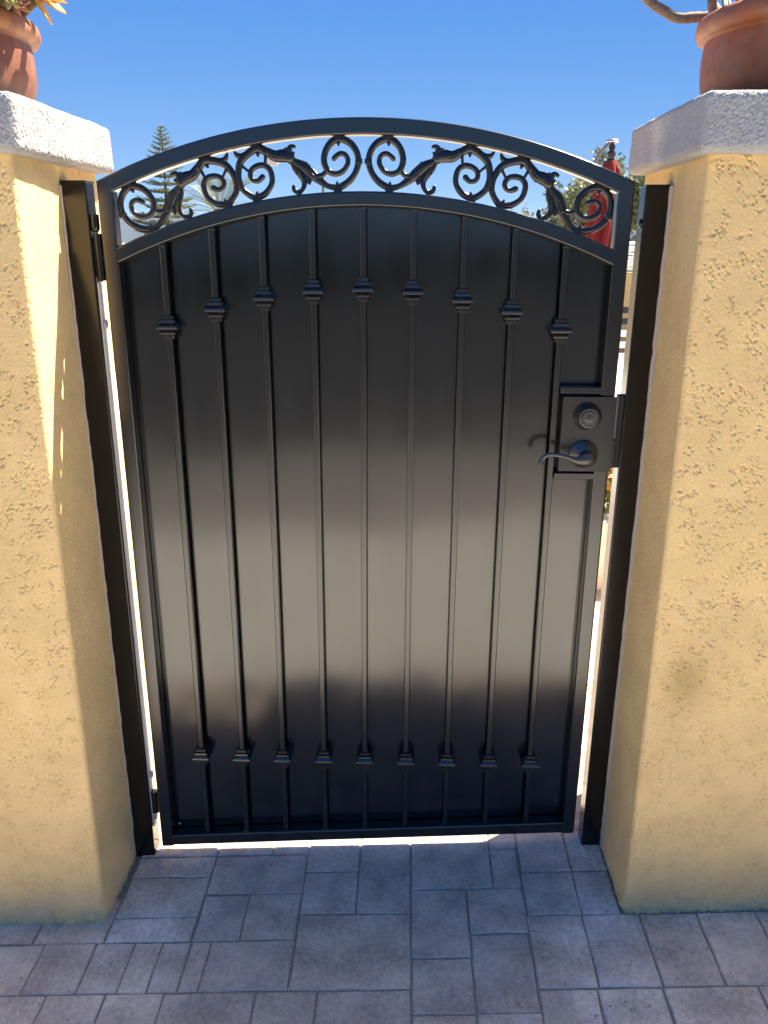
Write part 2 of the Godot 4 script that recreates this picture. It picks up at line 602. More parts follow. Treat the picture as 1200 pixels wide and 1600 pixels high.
func stucco_disp(p: Vector3, smooth_face: float) -> float:
	var t := trowel.get_noise_3dv(p + Vector3(1, 0.6, 1) * mask.get_noise_3dv(p * 2.3) * 0.02)
	var k := smoothstep(-0.14, 0.12, patch.get_noise_3dv(p) + mask.get_noise_3dv(p) * 0.15)
	var step := smoothstep(-0.10, 0.10, t)
	var crease := 1.0 - smoothstep(0.0, 0.085, absf(t - 0.03))
	return (step * 0.0004 - crease * 0.0036) * (0.15 + 0.85 * k) * smooth_face + sandy.get_noise_3dv(p) * 0.0006 + bulge.get_noise_3dv(p) * 0.0022

func pillar_shaft(s: float) -> MB:
	var x_in := 0.606
	var x_out := 1.064
	var zf := 0.219
	var zb := -0.215
	var r := 0.011
	var path := []   # [x, z, nx, nz, smoothness]
	var fine := 0.0025
	var n1 := int((x_out - x_in - 2 * r) / fine)
	for k in n1 + 1: path.append([lerpf(x_out - r, x_in + r, float(k) / n1), zf, 0.0, 1.0, 1.0])
	for k in range(1, 6): path.append([x_in + r - sin(k * PI / 12) * r, zf - r + cos(k * PI / 12) * r, -sin(k * PI / 12), cos(k * PI / 12), 0.7])
	n1 = int((zf - zb - 2 * r) / fine)
	for k in n1 + 1: path.append([x_in, lerpf(zf - r, zb + r, float(k) / n1), -1.0, 0.0, 0.45])
	for k in range(1, 4): path.append([x_in + r - cos(k * PI / 8) * r, zb + r - sin(k * PI / 8) * r, -cos(k * PI / 8), -sin(k * PI / 8), 0.7])
	for k in 13: path.append([lerpf(x_in + r, x_out - r, k / 12.0), zb, 0.0, -1.0, 1.0])
	for k in 13: path.append([x_out, lerpf(zb + r, zf - r, k / 12.0), 1.0, 0.0, 1.0])
	var cols := path.size()
	var y0 := -0.09
	var y1 := 1.645
	var rows := int((y1 - y0) / fine)
	var mb := MB.new()
	var v := PackedVector3Array(); v.resize(cols * (rows + 1))
	var nn := PackedVector3Array(); nn.resize(v.size())
	var cc := PackedColorArray(); cc.resize(v.size())
	var dull_spot := Vector3(0.675, 0.64, 0.22)
	var seed_shift := Vector3(0, 0, 0) if s > 0 else Vector3(5, 3, 1)
	for i in rows + 1:
		var y := lerpf(y0, y1, float(i) / rows)
		for j in cols:
			var q: Array = path[j]
			var x: float = q[0]
			var z: float = q[1]
			# the opening narrows a little towards the top of the front edge
			if x < 0.8: x -= 0.012 * (y / 1.63) * clampf(z / 0.22, 0.0, 1.0) * (0.8 - x) / 0.2
			var p := Vector3(x * s, y, z)
			var nrm := Vector3(q[2] * s, 0, q[3])
			var dd := stucco_disp(p + seed_shift, q[4])
			var toe := clampf(1.0 - (y - gy(p.x)) / 0.03, 0.0, 1.0)
			v[i * cols + j] = p + nrm * (dd + toe * (0.002 + 0.005 * trowel.get_noise_2d(p.x * 0.7 + p.z, y * 0.5)))
			var tone := 1.0 + bulge.get_noise_3dv(p * 2.0 + seed_shift) * 0.10 + mask.get_noise_3dv(p * 3.0) * 0.05
			var col := Color(0.79 * tone, 0.555 * tone, 0.255 * tone)
			# splash dirt low down, and one dull patch on the right pillar
			var dirt := clampf(1.0 - (y - gy(p.x)) / 0.16, 0.0, 1.0) * (0.75 + 1.1 * mask.get_noise_3dv(p * 1.5))
			col = col.lerp(Color(0.56, 0.44, 0.30), clampf(dirt * 0.35, 0.0, 0.4))
			if s > 0:
				var e := (p - dull_spot) / Vector3(0.05, 0.075, 0.05)
				col = col.lerp(Color(0.36, 0.25, 0.09), 0.62 * exp(-e.length_squared() * 1.3))
			cc[i * cols + j] = col
	for i in rows + 1:
		for j in cols:
			var l := (j + cols - 1) % cols
			var rr := (j + 1) % cols
			var dn := maxi(i - 1, 0)
			var up := mini(i + 1, rows)
			var g := (v[i * cols + rr] - v[i * cols + l]).cross(v[up * cols + j] - v[dn * cols + j])
			nn[i * cols + j] = (g * (-s)).normalized()
	mb.v = v; mb.n = nn; mb.c = cc
	for j in 1:
		pass
	var ix := PackedInt32Array()
	ix.resize(cols * rows * 6)
	var w := 0
	for i in rows:
		for j in cols:
			var a := i * cols + j
			var b := i * cols + (j + 1) % cols
			var c := b + cols
			var d := a + cols
			if s > 0:
				ix[w] = a; ix[w + 1] = b; ix[w + 2] = c; ix[w + 3] = a; ix[w + 4] = c; ix[w + 5] = d
			else:
				ix[w] = a; ix[w + 1] = c; ix[w + 2] = b; ix[w + 3] = a; ix[w + 4] = d; ix[w + 5] = c
			w += 6
	# make sure the winding agrees with the normals
	var g0 := (v[ix[1]] - v[ix[0]]).cross(v[ix[2]] - v[ix[0]])
	var outward := Vector3(path[0][2] * s, 0, path[0][3])
	if nn[ix[0]].dot(outward) < 0:
		for k in nn.size(): nn[k] = -nn[k]
		mb.n = nn
	if g0.dot(outward) > 0:
		for k in range(0, ix.size(), 3):
			var t := ix[k + 1]; ix[k + 1] = ix[k + 2]; ix[k + 2] = t
	mb.ix = ix
	return mb

var pebble := noise(230.0, 111, 3)
func cap_slab(s: float) -> MB:
	# a rounded slab: every face a grid, pushed to the rounded form and roughened
	var lo := Vector3(0.570, 1.639, -0.232)
	var hi := Vector3(1.096, 1.734, 0.247)
	var r := 0.014
	var mb := MB.new()
	var ctr := (lo + hi) / 2
	var half := (hi - lo) / 2
	var fine := 0.0022
	for ax in 3:
		for sg in [-1, 1]:
			var u := (ax + 1) % 3
			var w := (ax + 2) % 3
			var st := fine if (ax == 2 and sg == 1) or (ax == 0 and sg == -1) or ax == 1 else 0.012
			var nu := int(half[u] * 2 / st)
			var nw := int(half[w] * 2 / st)
			var first := mb.v.size()
			for i in nu + 1:
				for j in nw + 1:
					var q := Vector3.ZERO
					q[ax] = half[ax] * sg
					q[u] = lerpf(-half[u], half[u], float(i) / nu)
					q[w] = lerpf(-half[w], half[w], float(j) / nw)
					var core := q.clamp(-half + Vector3.ONE * r, half - Vector3.ONE * r)
					var nrm := (q - core).normalized()
					var p := ctr + core + nrm * r
					p.x *= s
					nrm.x *= s
					var t := pebble.get_noise_3dv(p)
					var rough := 1.0 if absf(nrm.y) < 0.75 else 0.5
					p += nrm * ((smoothstep(-0.30, 0.02, t) - 0.5) * 0.0017 * rough + bulge.get_noise_3dv(p * 3.0) * 0.0018)
					var tone := 1.0 + mask.get_noise_3dv(p * 2.0) * 0.07
					mb.tint = Color(0.40 * tone, 0.39 * tone, 0.385 * tone)
					mb.vert(p, nrm)
			for i in nu:
				for j in nw:
					var a := first + i * (nw + 1) + j
					mb.quad(a, a + 1, a + nw + 2, a + nw + 1)
	# normals from the roughened surface
	var acc := PackedVector3Array()
	acc.resize(mb.v.size())
	for k in range(0, mb.ix.size(), 3):
		var a := mb.ix[k]; var b := mb.ix[k + 1]; var c := mb.ix[k + 2]
		var g := (mb.v[c] - mb.v[a]).cross(mb.v[b] - mb.v[a])
		acc[a] += g; acc[b] += g; acc[c] += g
	for k in acc.size():
		var nrm := acc[k].normalized()
		mb.n[k] = nrm if nrm.dot(mb.n[k]) > 0.0 else mb.n[k]
	return mb

func pillars() -> void:
	for s in [-1.0, 1.0]:
		var t := thing("stucco_pillar", "tan stucco pillar at the hinge side of the gate, sun patch on its inner face" if s < 0 else "tan stucco pillar beside the lock side of the gate, with a dull dark spot", "pillar", Vector3.ZERO, "stucco pillars either side of the gate")
		part("shaft", pillar_shaft(s), M.stucco, t)
		part("cap", cap_slab(s), M.cap, t)
		# mortar squeezed out where the post meets the stucco
		var mb := MB.new()
		var path := []
		var rad := []
		for k in 90:
			var y := lerpf(gy(0.6 * s) - 0.01, 1.60, k / 89.0)
			path.append(Vector3((0.6055 - 0.0012 * (y / 1.6)) * s + trowel.get_noise_2d(y * 2.0, s) * 0.0014, y, 0.001 + trowel.get_noise_2d(y * 3.0, 7.0) * 0.003))
			rad.append(0.0032 + 0.0014 * trowel.get_noise_2d(y * 4.0, 3.0 + s) + (0.0030 if s > 0 else 0.0))
		mb.tube(path, rad, 7)
		part("mortar_bead", mb, M.caulk, t)
		# unseen wall beyond the pillar, its height set to shade the paving
		var w := MB.new()
		w.tint = Color(0.70, 0.485, 0.205)
		var top := 2.0 if s > 0 else 1.70
		w.box(Vector3(4.5, top + 0.32, 0.2), Vector3(s * (1.067 + 2.25), top / 2 - 0.16, 0.0), 0.012)
		var wall := thing("stucco_wall", "unseen long tan stucco wall running left from the hinge side pillar, shading the paving" if s < 0 else "unseen long tan stucco wall running right from the lock side pillar, shading the paving", "wall")
		part("wall_body", w, M.stucco, wall)

# ---------------------------------------------------------------- posts
func square_tube(mb: MB, at0: Vector3, at1: Vector3, w: float, d: float, r: float) -> void:
	var rr := round_rect(w, d, r)
	var rings := []
	var norms := []
	for p in [at0, at1]:
		var a := []
		var b := []
		for k in rr[0].size():
			a.append(p + Vector3(rr[0][k].x, 0, rr[0][k].y))
			b.append(Vector3(rr[1][k].x, 0, rr[1][k].y))
		rings.append(a); norms.append(b)
	mb.skin(rings, norms)
	mb.cap(rings[0], Vector3.DOWN)
	mb.cap(rings[1], Vector3.UP)

func bolt_head(mb: MB, at: Vector3, r: float, dir: Vector3, tall: float) -> void:
	var y := dir.normalized()
	var x := y.cross(Vector3(0.2, 0.9, 0.4)).normalized()
	mb.lathe([Vector2(r, 0), Vector2(r, tall * 0.5), Vector2(r * 0.8, tall * 0.85), Vector2(r * 0.4, tall), Vector2(0.0002, tall)], 14, at, Basis(x, y, x.cross(y)))

func posts() -> void:
	var t := thing("hinge_post", "black square steel gate post on the hinge side, bolted to the left pillar", "gate post", Vector3.ZERO)
	var mb := MB.new()
	square_tube(mb, Vector3(-0.5788, gy(-0.58) - 0.01, -0.0235), Vector3(-0.5788, 1.606, -0.0235), 0.0515, 0.047, 0.0035)
	part("post_tube", mb, M.post, t)
	mb = MB.new()
	mb.box(Vector3(0.0525, 0.005, 0.048), Vector3(-0.5788, 1.6088, -0.0235), 0.0015)
	part("post_cap", mb, M.post, t)
	mb = MB.new()
	mb.box(Vector3(0.004, 1.36, 0.040), Vector3(-0.5505, 0.735, -0.0240), 0.0012)
	var hp := part("pale_side_bar", mb, M.steel, t)  # pale bar; the sunlit look of the post side is put into its colour
	for y in [1.33, 0.205, 0.075]:
		mb = MB.new()
		bolt_head(mb, Vector3(-0.5487, y, -0.019), 0.0095, Vector3.RIGHT, 0.005)
		part("bolt", mb, M.steel, hp)
	for y in [1.465, 0.13]:
		mb = MB.new()
		var hh := 0.046 if y > 1.0 else 0.032
		mb.lathe([Vector2(0.0002, -hh), Vector2(0.0085, -hh), Vector2(0.0085, -hh), Vector2(0.0085, -0.001), Vector2(0.0085, -0.001), Vector2(0.0076, 0.0), Vector2(0.0085, 0.001), Vector2(0.0085, 0.001), Vector2(0.0085, hh), Vector2(0.0085, hh), Vector2(0.0002, hh)], 18, Vector3(-0.5425, y, -0.009))
		var br := part("hinge_barrel", mb, M.post, t)
		mb = MB.new()
		mb.box(Vector3(0.010, hh * 1.7, 0.005), Vector3(-0.5495, y, -0.010), 0.001)
		part("hinge_leaf", mb, M.post, br)
	# rounded tab above the upper hinge
	mb = MB.new()
	mb.lathe([Vector2(0.0002, -0.018), Vector2(0.005, -0.018), Vector2(0.0082, -0.014), Vector2(0.009, -0.008), Vector2(0.009, 0.016), Vector2(0.009, 0.016), Vector2(0.0002, 0.016)], 16, Vector3(-0.5455, 1.532, -0.010))
	part("hinge_tab", mb, M.post, t)

	t = thing("latch_post", "black square steel gate post on the lock side, against the right pillar", "gate post", Vector3.ZERO)
	mb = MB.new()
	square_tube(mb, Vector3(0.5778, gy(0.58) - 0.01, -0.0235), Vector3(0.5778, 1.601, -0.0235), 0.0485, 0.047, 0.0035)
	part("post_tube", mb, M.post, t)
	mb = MB.new()
	mb.box(Vector3(0.0495, 0.005, 0.048), Vector3(0.5778, 1.6038, -0.0235), 0.0015)
	part("post_cap", mb, M.post, t)
	mb = MB.new()
	mb.box(Vector3(0.013, 0.158, 0.026), Vector3(0.5485, 1.111, -0.020), 0.0015)
	var keeper := part("strike_plate", mb, M.dark, t)
	mb = MB.new()
	mb.box(Vector3(0.006, 0.062, 0.018), Vector3(0.5395, 1.062, -0.017), 0.001)
	part("latch_bolt", mb, M.bronze, keeper)
	mb = MB.new()
	mb.box(Vector3(0.012, 0.038, 0.018), Vector3(0.602, 1.532, -0.006), 0.0015)
	part("wall_bracket", mb, M.post, t)
	mb = MB.new()
	mb.box(Vector3(0.012, 0.030, 0.018), Vector3(0.6, 0.14, -0.008), 0.0015)
	part("wall_bracket", mb, M.post, t)
	mb = MB.new()
	bolt_head(mb, Vector3(0.5535, 1.535, -0.012), 0.0085, Vector3.LEFT, 0.005)
	part("bolt", mb, M.post, t)

# ---------------------------------------------------------------- gate
const XO := 0.532
const ARC_Y := 0.4434
const ARC_R := 1.2826
const RAIL_Y := 0.3730

func foot_y(x: float) -> float:
	return 0.0345 + x * 0.0686

func gate() -> void:
	var t := thing("arched_gate", "black steel garden gate with arched top, scrollwork and nine knuckled pickets", "gate", Vector3.ZERO)
	var rr := round_rect(0.031, 0.034, 0.004)
	var zc := -0.017
	# top arch, mitred into the stiles
	var mb := MB.new()
	var rings := []
	var norms := []
	for k in 97:
		var u := lerpf(-1.0, 1.0, k / 96.0)
		var a := []
		var b := []
		for j in rr[0].size():
			var d: float = 0.0155 - rr[0][j].x
			var rad := ARC_R - d
			var th := asin((XO - d) / rad) * u
			a.append(Vector3(sin(th) * rad, ARC_Y + cos(th) * rad, zc + rr[0][j].y))
			b.append(Vector3(sin(th) * rr[1][j].x, cos(th) * rr[1][j].x, rr[1][j].y))
		rings.append(a); norms.append(b)
	mb.skin(rings, norms)
	part("top_arch", mb, M.black, t)
	# stiles
	for s in [-1.0, 1.0]:
		mb = MB.new()
		rings = []
		norms = []
		for end in 2:
			var a := []
			var b := []
			for j in rr[0].size():
				var d: float = 0.0155 - rr[0][j].x
				var rad := ARC_R - d
				var x: float = s * (XO - d)
				var y := foot_y(x) - 0.0345 + 0.034 if end == 0 else ARC_Y + sqrt(rad * rad - x * x)
				a.append(Vector3(x, y, zc + rr[0][j].y))
				b.append(Vector3(s * rr[1][j].x, 0, rr[1][j].y))
			rings.append(a); norms.append(b)
		mb.skin(rings, norms)
		mb.cap(rings[0], Vector3.DOWN)
		part("stile", mb, M.black, t)
	# inner arched rail
	mb = MB.new()
	rings = []
	norms = []
	var r2 := round_rect(0.028, 0.032, 0.004)
	for k in 81:
		var a := []
		var b := []
		for j in r2[0].size():
			var rad: float = 1.206 + r2[0][j].x
			var th := lerpf(-1.0, 1.0, k / 80.0) * asin(0.5035 / rad)
			a.append(Vector3(sin(th) * rad, RAIL_Y + cos(th) * rad, zc + r2[0][j].y))
			b.append(Vector3(sin(th) * r2[1][j].x, cos(th) * r2[1][j].x, r2[1][j].y))
		rings.append(a); norms.append(b)
	mb.skin(rings, norms)
	part("arched_rail", mb, M.black, t)
	# bottom rail
	mb = MB.new()
	rings = []
	norms = []
	var r3 := round_rect(0.031, 0.032, 0.0035)
	for x in [-0.5035, 0.5035]:
		var a := []
		var b := []
		for j in r3[0].size():
			a.append(Vector3(x, foot_y(x) + 0.0152 + r3[0][j].x, zc + r3[0][j].y))
			b.append(Vector3(0, r3[1][j].x, r3[1][j].y))
		rings.append(a); norms.append(b)
	mb.skin(rings, norms)
	part("bottom_rail", mb, M.black, t)
	# sheet panel behind the pickets, very slightly wavy
	mb = MB.new()
	var wob := noise(2.2, 121, 2)
	for side in 2:
		var first := mb.v.size()
		for i in 61:
			var x := lerpf(-0.512, 0.512, i / 60.0)
			var top := RAIL_Y + sqrt(1.206 * 1.206 - x * x)
			var bot := foot_y(x) + 0.012
			for j in 81:
				var y := lerpf(bot, top, j / 80.0)
				var e := 0.002
				var gx := wob.get_noise_2d(x + e, y) - wob.get_noise_2d(x - e, y)
				var gyy := wob.get_noise_2d(x, y + e) - wob.get_noise_2d(x, y - e)
				var amp := 0.0009
				var z := -0.0350 + wob.get_noise_2d(x, y) * amp - side * 0.0016
				var nn := Vector3(-gx / (2 * e) * amp, -gyy / (2 * e) * amp, 1.0).normalized()
				mb.vert(Vector3(x, y, z), nn if side == 0 else -nn)
		for i in 60:
			for j in 80:
				var a := first + i * 81 + j
				mb.quad(a, a + 1, a + 82, a + 81)
	part("sheet_panel", mb, M.sheet, t)
	# pickets and their knuckles
	var tops := [1.3255, 1.3620, 1.3850, 1.3995, 1.4040, 1.3990, 1.3830, 1.3610, 1.3240]
	for i in 9:
		var x := (i - 4) * 0.1026 - 0.0015
		mb = MB.new()
		var y1 := RAIL_Y + sqrt(1.192 * 1.192 - x * x) + 0.006
		var y0 := foot_y(x) + 0.024
		square_tube(mb, Vector3(x, y0, -0.0145), Vector3(x, y1, -0.0145), 0.0127, 0.0127, 0.0023)
		var pk := part("picket", mb, M.black, t)
		mb = MB.new()
		for e in [[y0 + 0.006, 1.0], [y1 - 0.009, -1.0]]:
			for f in 2:
				var bp := []
				var br := []
				for q in 5:
					bp.append(Vector3(x - 0.0062 + q * 0.0031, e[0] + rng.randf_range(-0.0012, 0.0012), -0.0085) if f == 0 else Vector3(x + (0.0062 if x < 0.09 else -0.0062), e[0] + rng.randf_range(-0.001, 0.001), -0.0085 - q * 0.003))
					br.append(rng.randf_range(0.0014, 0.0027))
				mb.tube(bp, br, 6, 0.8, Vector3(0.1, 1.0, 0.2))
		part("weld", mb, M.black, pk).set_meta("kind", "stuff")
		for y in [tops[i], 0.2687]:
			part("collar", collar(x, y, -0.0145, rng.randf_range(-0.012, 0.012)), M.black, pk)
	# small weld foot where each picket meets the bottom rail, one screw in the corner
	mb = MB.new()
	bolt_head(mb, Vector3(-0.492, foot_y(-0.49) + 0.042, -0.0340), 0.004, Vector3.BACK, 0.003)
	part("screw", mb, M.chrome, t)
	lock(t)
	scrollwork(t)

func collar(x: float, y: float, z: float, turn: float) -> MB:
	var mb := MB.new()
	var half := [[0.0245, 0.0086], [0.0232, 0.0116], [0.0172, 0.0118], [0.0166, 0.0102], [0.0158, 0.0102], [0.0148, 0.0152], [0.0108, 0.0156], [0.0100, 0.0138], [0.0090, 0.0138], [0.0052, 0.0186], [0.0034, 0.0212], [0.0, 0.0216]]
	var prof := []
	for k in half.size(): prof.append(Vector2(half[k][1], half[k][0]))
	for k in range(half.size() - 2, -1, -1): prof.append(Vector2(half[k][1], -half[k][0]))
	var b := Basis(Vector3.UP, turn)
	for k in prof.size() - 1:
		var p: Vector2 = prof[k]
		var q: Vector2 = prof[k + 1]
		var t := q - p
		for f in 4:
			var r := b * Basis(Vector3.UP, f * PI / 2)
			var nn := r * Vector3(0, t.x, -t.y).normalized()
			var at := Vector3(x, y, z)
			var e := 0.0007
			mb.face([at + r * Vector3(-p.x + e, p.y, p.x), at + r * Vector3(p.x - e, p.y, p.x), at + r * Vector3(q.x - e, q.y, q.x), at + r * Vector3(-q.x + e, q.y, q.x)], nn)
			var r2 := b * Basis(Vector3.UP, (f + 1) * PI / 2)
			mb.face([at + r * Vector3(p.x - e, p.y, p.x), at + r2 * Vector3(-p.x + e, p.y, p.x), at + r2 * Vector3(-q.x + e, q.y, q.x), at + r * Vector3(q.x - e, q.y, q.x)], (nn + r2 * Vector3(0, t.x, -t.y).normalized()).normalized())
	for s in [1, -1]:
		var p: Vector2 = prof[0] if s > 0 else prof[-1]
		var ring := []
		for f in 4: ring.append(Vector3(x, y, z) + b * Basis(Vector3.UP, f * PI / 2) * Vector3(p.x, p.y, p.x))
		mb.face(ring, Vector3(0, s, 0))
	return mb

func lock(t: Node3D) -> void:
	var mb := MB.new()
	mb.box(Vector3(0.082, 0.163, 0.040), Vector3(0.4625, 1.1080, -0.0160), 0.0015)
	var bx := part("lock_box", mb, M.lock, t)
	mb = MB.new()
	mb.box(Vector3(0.1125, 0.1635, 0.0032), Vector3(0.4785, 1.1082, 0.0056), 0.0012)
	part("lock_plate", mb, M.lock, bx)
	# short rails above and below the lock box
	for y in [1.2015, 1.0135]:
		mb = MB.new()
		mb.box(Vector3(0.090, 0.0150, 0.024), Vector3(0.4605, y, -0.0125), 0.002)
		part("lock_rail", mb, M.black, t)
	mb = MB.new()
	bolt_head(mb, Vector3(0.519, 1.181, 0.0070), 0.0018, Vector3.BACK, 0.001)
	part("rivet", mb, M.dark, bx)
	var turn := Basis(Vector3.RIGHT, PI / 2)       # the lathe axis towards the street
	# deadbolt
	mb = MB.new()
	mb.lathe([Vector2(0.0295, 0), Vector2(0.0295, 0.004), Vector2(0.0285, 0.006), Vector2(0.0285, 0.006), Vector2(0.0215, 0.0195), Vector2(0.0208, 0.0205), Vector2(0.0208, 0.0205), Vector2(0.0190, 0.0208), Vector2(0.0190, 0.0208), Vector2(0.0185, 0.0192), Vector2(0.0185, 0.0192), Vector2(0.0002, 0.0192)], 48, Vector3(0.4750, 1.1480, 0.0074), turn)
	var db := part("deadbolt", mb, M.bronze, t)
	mb = MB.new()
	mb.lathe([Vector2(0.0150, 0), Vector2(0.0150, 0.0022), Vector2(0.0142, 0.0030), Vector2(0.0142, 0.0030), Vector2(0.0088, 0.0030), Vector2(0.0088, 0.0030), Vector2(0.0084, 0.0042), Vector2(0.0002, 0.0042)], 36, Vector3(0.4750, 1.1480, 0.0266), turn)
	part("key_cylinder", mb, M.bronze, db)
	mb = MB.new()
	mb.box(Vector3(0.0016, 0.0088, 0.0008), Vector3(0.4750, 1.1476, 0.0310), 0.0002)
	mb.box(Vector3(0.0034, 0.0022, 0.0008), Vector3(0.4752, 1.1500, 0.0311), 0.0002)
	part("keyhole", mb, M.dark, db)
	# lever handle
	mb = MB.new()
	mb.lathe([Vector2(0.0305, 0), Vector2(0.0305, 0.003), Vector2(0.0292, 0.0052), Vector2(0.0262, 0.0058), Vector2(0.0258, 0.0082), Vector2(0.0240, 0.0096), Vector2(0.0215, 0.0104), Vector2(0.0205, 0.0130), Vector2(0.0175, 0.0150), Vector2(0.0120, 0.0165), Vector2(0.0118, 0.0165), Vector2(0.0115, 0.034), Vector2(0.0002, 0.034)], 48, Vector3(0.4735, 1.0665, 0.0074), turn)
	var ros := part("lever_rosette", mb, M.bronze, t)
	mb = MB.new()
	var pts := [[0.4790, 1.0662, 0.0135], [0.4735, 1.0652, 0.0138], [0.4650, 1.0637, 0.0122], [0.4560, 1.0630, 0.0090], [0.4457, 1.0642, 0.0062], [0.4319, 1.0689, 0.0046], [0.4183, 1.0722, 0.0042], [0.4048, 1.0736, 0.0041], [0.3948, 1.0733, 0.0041], [0.3850, 1.0698, 0.0042], [0.3785, 1.0620, 0.0044], [0.3768, 1.0540, 0.0048]]
	var path := []
	var rad := []
	for k in pts.size():
		path.append(Vector3(pts[k][0], pts[k][1], 0.0500 + 0.0035 * sin(k * 0.5)))
		rad.append(pts[k][2] * 1.18)
	var fine := smooth(path, rad, 4)
	mb.tube(fine[0], fine[1], 14, 0.62)
	part("lever_handle", mb, M.bronze, ros)

func smooth(path: Array, rad: Array, sub: int) -> Array:
	var p := []
	var r := []
	var m := path.size()
	for k in m - 1:
		for j in sub:
			var u := float(j) / sub
			p.append(path[k].cubic_interpolate(path[k + 1], path[maxi(k - 1, 0)], path[mini(k + 2, m - 1)], u))
			r.append(lerpf(rad[k], rad[k + 1], u))
	p.append(path[-1]); r.append(rad[-1])
	return [p, r]

# one cast scroll in arc coordinates: along the arc, across the arc
const CAST := {
	"volute_ring": [0.0544, -0.0453, 0.033, -0.0354, 0.0176, -0.0194, 0.0103, 0.0015, 0.0134, 0.02, 0.0242, 0.0351, 0.038, 0.043, 0.0481, 0.0443, 0.0604, 0.0394, 0.0717, 0.0267, 0.0775, 0.0109, 0.0762, -0.003, 0.0694, -0.014, 0.0556, -0.0186, 0.0413, -0.0141, 0.032, -0.0027, 0.0312, 0.0077, 0.0365, 0.0159, 0.0451, 0.018, 0.0527, 0.0142, 0.0579, 0.0094],
	"stem": [0.0543, -0.0445, 0.0725, -0.0403, 0.0899, -0.029, 0.1041, -0.0161, 0.1179, -0.002, 0.1308, 0.0063, 0.1411, 0.0133],
	"link": [0.0735, -0.0114, 0.0839, -0.02, 0.0995, -0.0212],
	"lobe": [0.1104, -0.0144, 0.1114, -0.0237, 0.111, -0.0327],
	"hook": [0.1416, 0.0131, 0.1357, -0.0025, 0.1249, -0.0177, 0.1212, -0.0299, 0.1252, -0.0413, 0.1352, -0.0469, 0.1438, -0.0421, 0.1446, -0.0349],
	"curl": [0.1326, 0.037, 0.1398, 0.0374, 0.1444, 0.0287, 0.1444, 0.0167],
	"arm": [0.144, 0.0194, 0.1572, 0.0229, 0.1718, 0.0243, 0.1851, 0.0332, 0.2006, 0.0427],
	"far_ring": [0.1875, 0.0336, 0.1961, 0.0408, 0.2053, 0.0435, 0.2213, 0.0378, 0.2371, 0.0285, 0.2463, 0.0162, 0.2516, -0.0029, 0.2495, -0.0225, 0.2384, -0.0367, 0.2246, -0.046],
	"far_spiral": [0.2245, -0.0456, 0.2045, -0.0403, 0.1902, -0.0283, 0.1851, -0.0148, 0.1871, 0.002, 0.1968, 0.0111, 0.2092, 0.0122, 0.2216, 0.0078, 0.2275, -0.0017, 0.2247, -0.0117, 0.2136, -0.0149, 0.2038, -0.009],
	"horn": [0.2169, 0.041, 0.2343, 0.035, 0.2436, 0.038, 0.2482, 0.0455],
}
const CAST_SHORT := {   # straight bits: from, to, half widths
	"link_a": [0.1892, 0.0315, 0.1942, 0.0113, 0.0028, 0.0028], "link_b": [0.2276, 0.0038, 0.2406, 0.0191, 0.0026, 0.0030],
	"cusp_a": [0.0477, 0.0427, 0.0482, 0.0313, 0.0058, 0.0012], "cusp_b": [0.0543, -0.0441, 0.0539, -0.0323, 0.0062, 0.0012],
	"cusp_c": [0.2034, 0.0409, 0.205, 0.0279, 0.0062, 0.0014], "cusp_d": [0.2239, -0.0454, 0.2196, -0.0334, 0.0062, 0.0012],
	"knob": [0.0118, 0.0027, 0.0022, 0.0026, 0.0068, 0.0050], "knob_in": [0.0110, 0.0027, 0.0165, 0.0030, 0.0052, 0.0022],
	"foot_a": [0.0449, 0.0545, 0.0462, 0.0430, 0.0075, 0.0105], "foot_b": [0.0536, -0.0540, 0.0533, -0.0440, 0.0072, 0.0105],
	"foot_c": [0.2053, 0.0545, 0.206, 0.0425, 0.0075, 0.0110], "foot_d": [0.2256, -0.0540, 0.2239, -0.043, 0.0068, 0.0105],
	"foot_e": [0.1345, -0.0545, 0.1345, -0.0470, 0.0055, 0.0045], "bead": [0.2490, -0.0215, 0.2450, -0.0205, 0.0045, 0.0032],
}
const CAST_WIDTH := {
	"volute_ring": [0.0050, 0.0050, 0.0046, 0.0046, 0.0046, 0.0050, 0.0052, 0.0054, 0.0052, 0.0048, 0.0046, 0.0046, 0.0044, 0.0042, 0.0040, 0.0037, 0.0037, 0.0037, 0.0037, 0.0037, 0.0040],
	"stem": [0.0046, 0.0040, 0.0054, 0.0078, 0.0076, 0.0060, 0.0038], "link": [0.0034, 0.0038, 0.0050], "lobe": [0.0060, 0.0058, 0.0024],
	"hook": [0.0034, 0.0050, 0.0056, 0.0042, 0.0032, 0.0034, 0.0034, 0.0026], "curl": [0.0026, 0.0034, 0.0056, 0.0080],
	"arm": [0.0080, 0.0092, 0.0078, 0.0064, 0.0052], "far_ring": [0.0060, 0.0062, 0.0062, 0.0056, 0.0054, 0.0050, 0.0046, 0.0046, 0.0046, 0.0048],
	"far_spiral": [0.0048, 0.0046, 0.0042, 0.0042, 0.0042, 0.0042, 0.0042, 0.0040, 0.0038, 0.0036, 0.0036, 0.0044], "horn": [0.0040, 0.0044, 0.0040, 0.0018],
}
var arc_shift := 0.0
var arc_flip := 1.0

func arc_point(u: float, w: float, z: float) -> Vector3:
	var th := (u + arc_shift) * arc_flip / 1.237
	var r := 1.237 + w
	return Vector3(-0.004 * 0.0 + sin(th) * r, 0.408 + cos(th) * r, z)

func stroke(mb: MB, name_of: String, z: float, deep: float) -> void:
	var a: Array = CAST[name_of]
	var w: Array = CAST_WIDTH[name_of]
	var path := []
	for k in range(0, a.size(), 2):
		path.append(arc_point(a[k], a[k + 1], z + 0.0004 * sin(k * 1.7)))
	var s := smooth(path, w.map(func(q): return q * 1.40), 4)
	mb.tube(s[0], s[1], 9, deep)

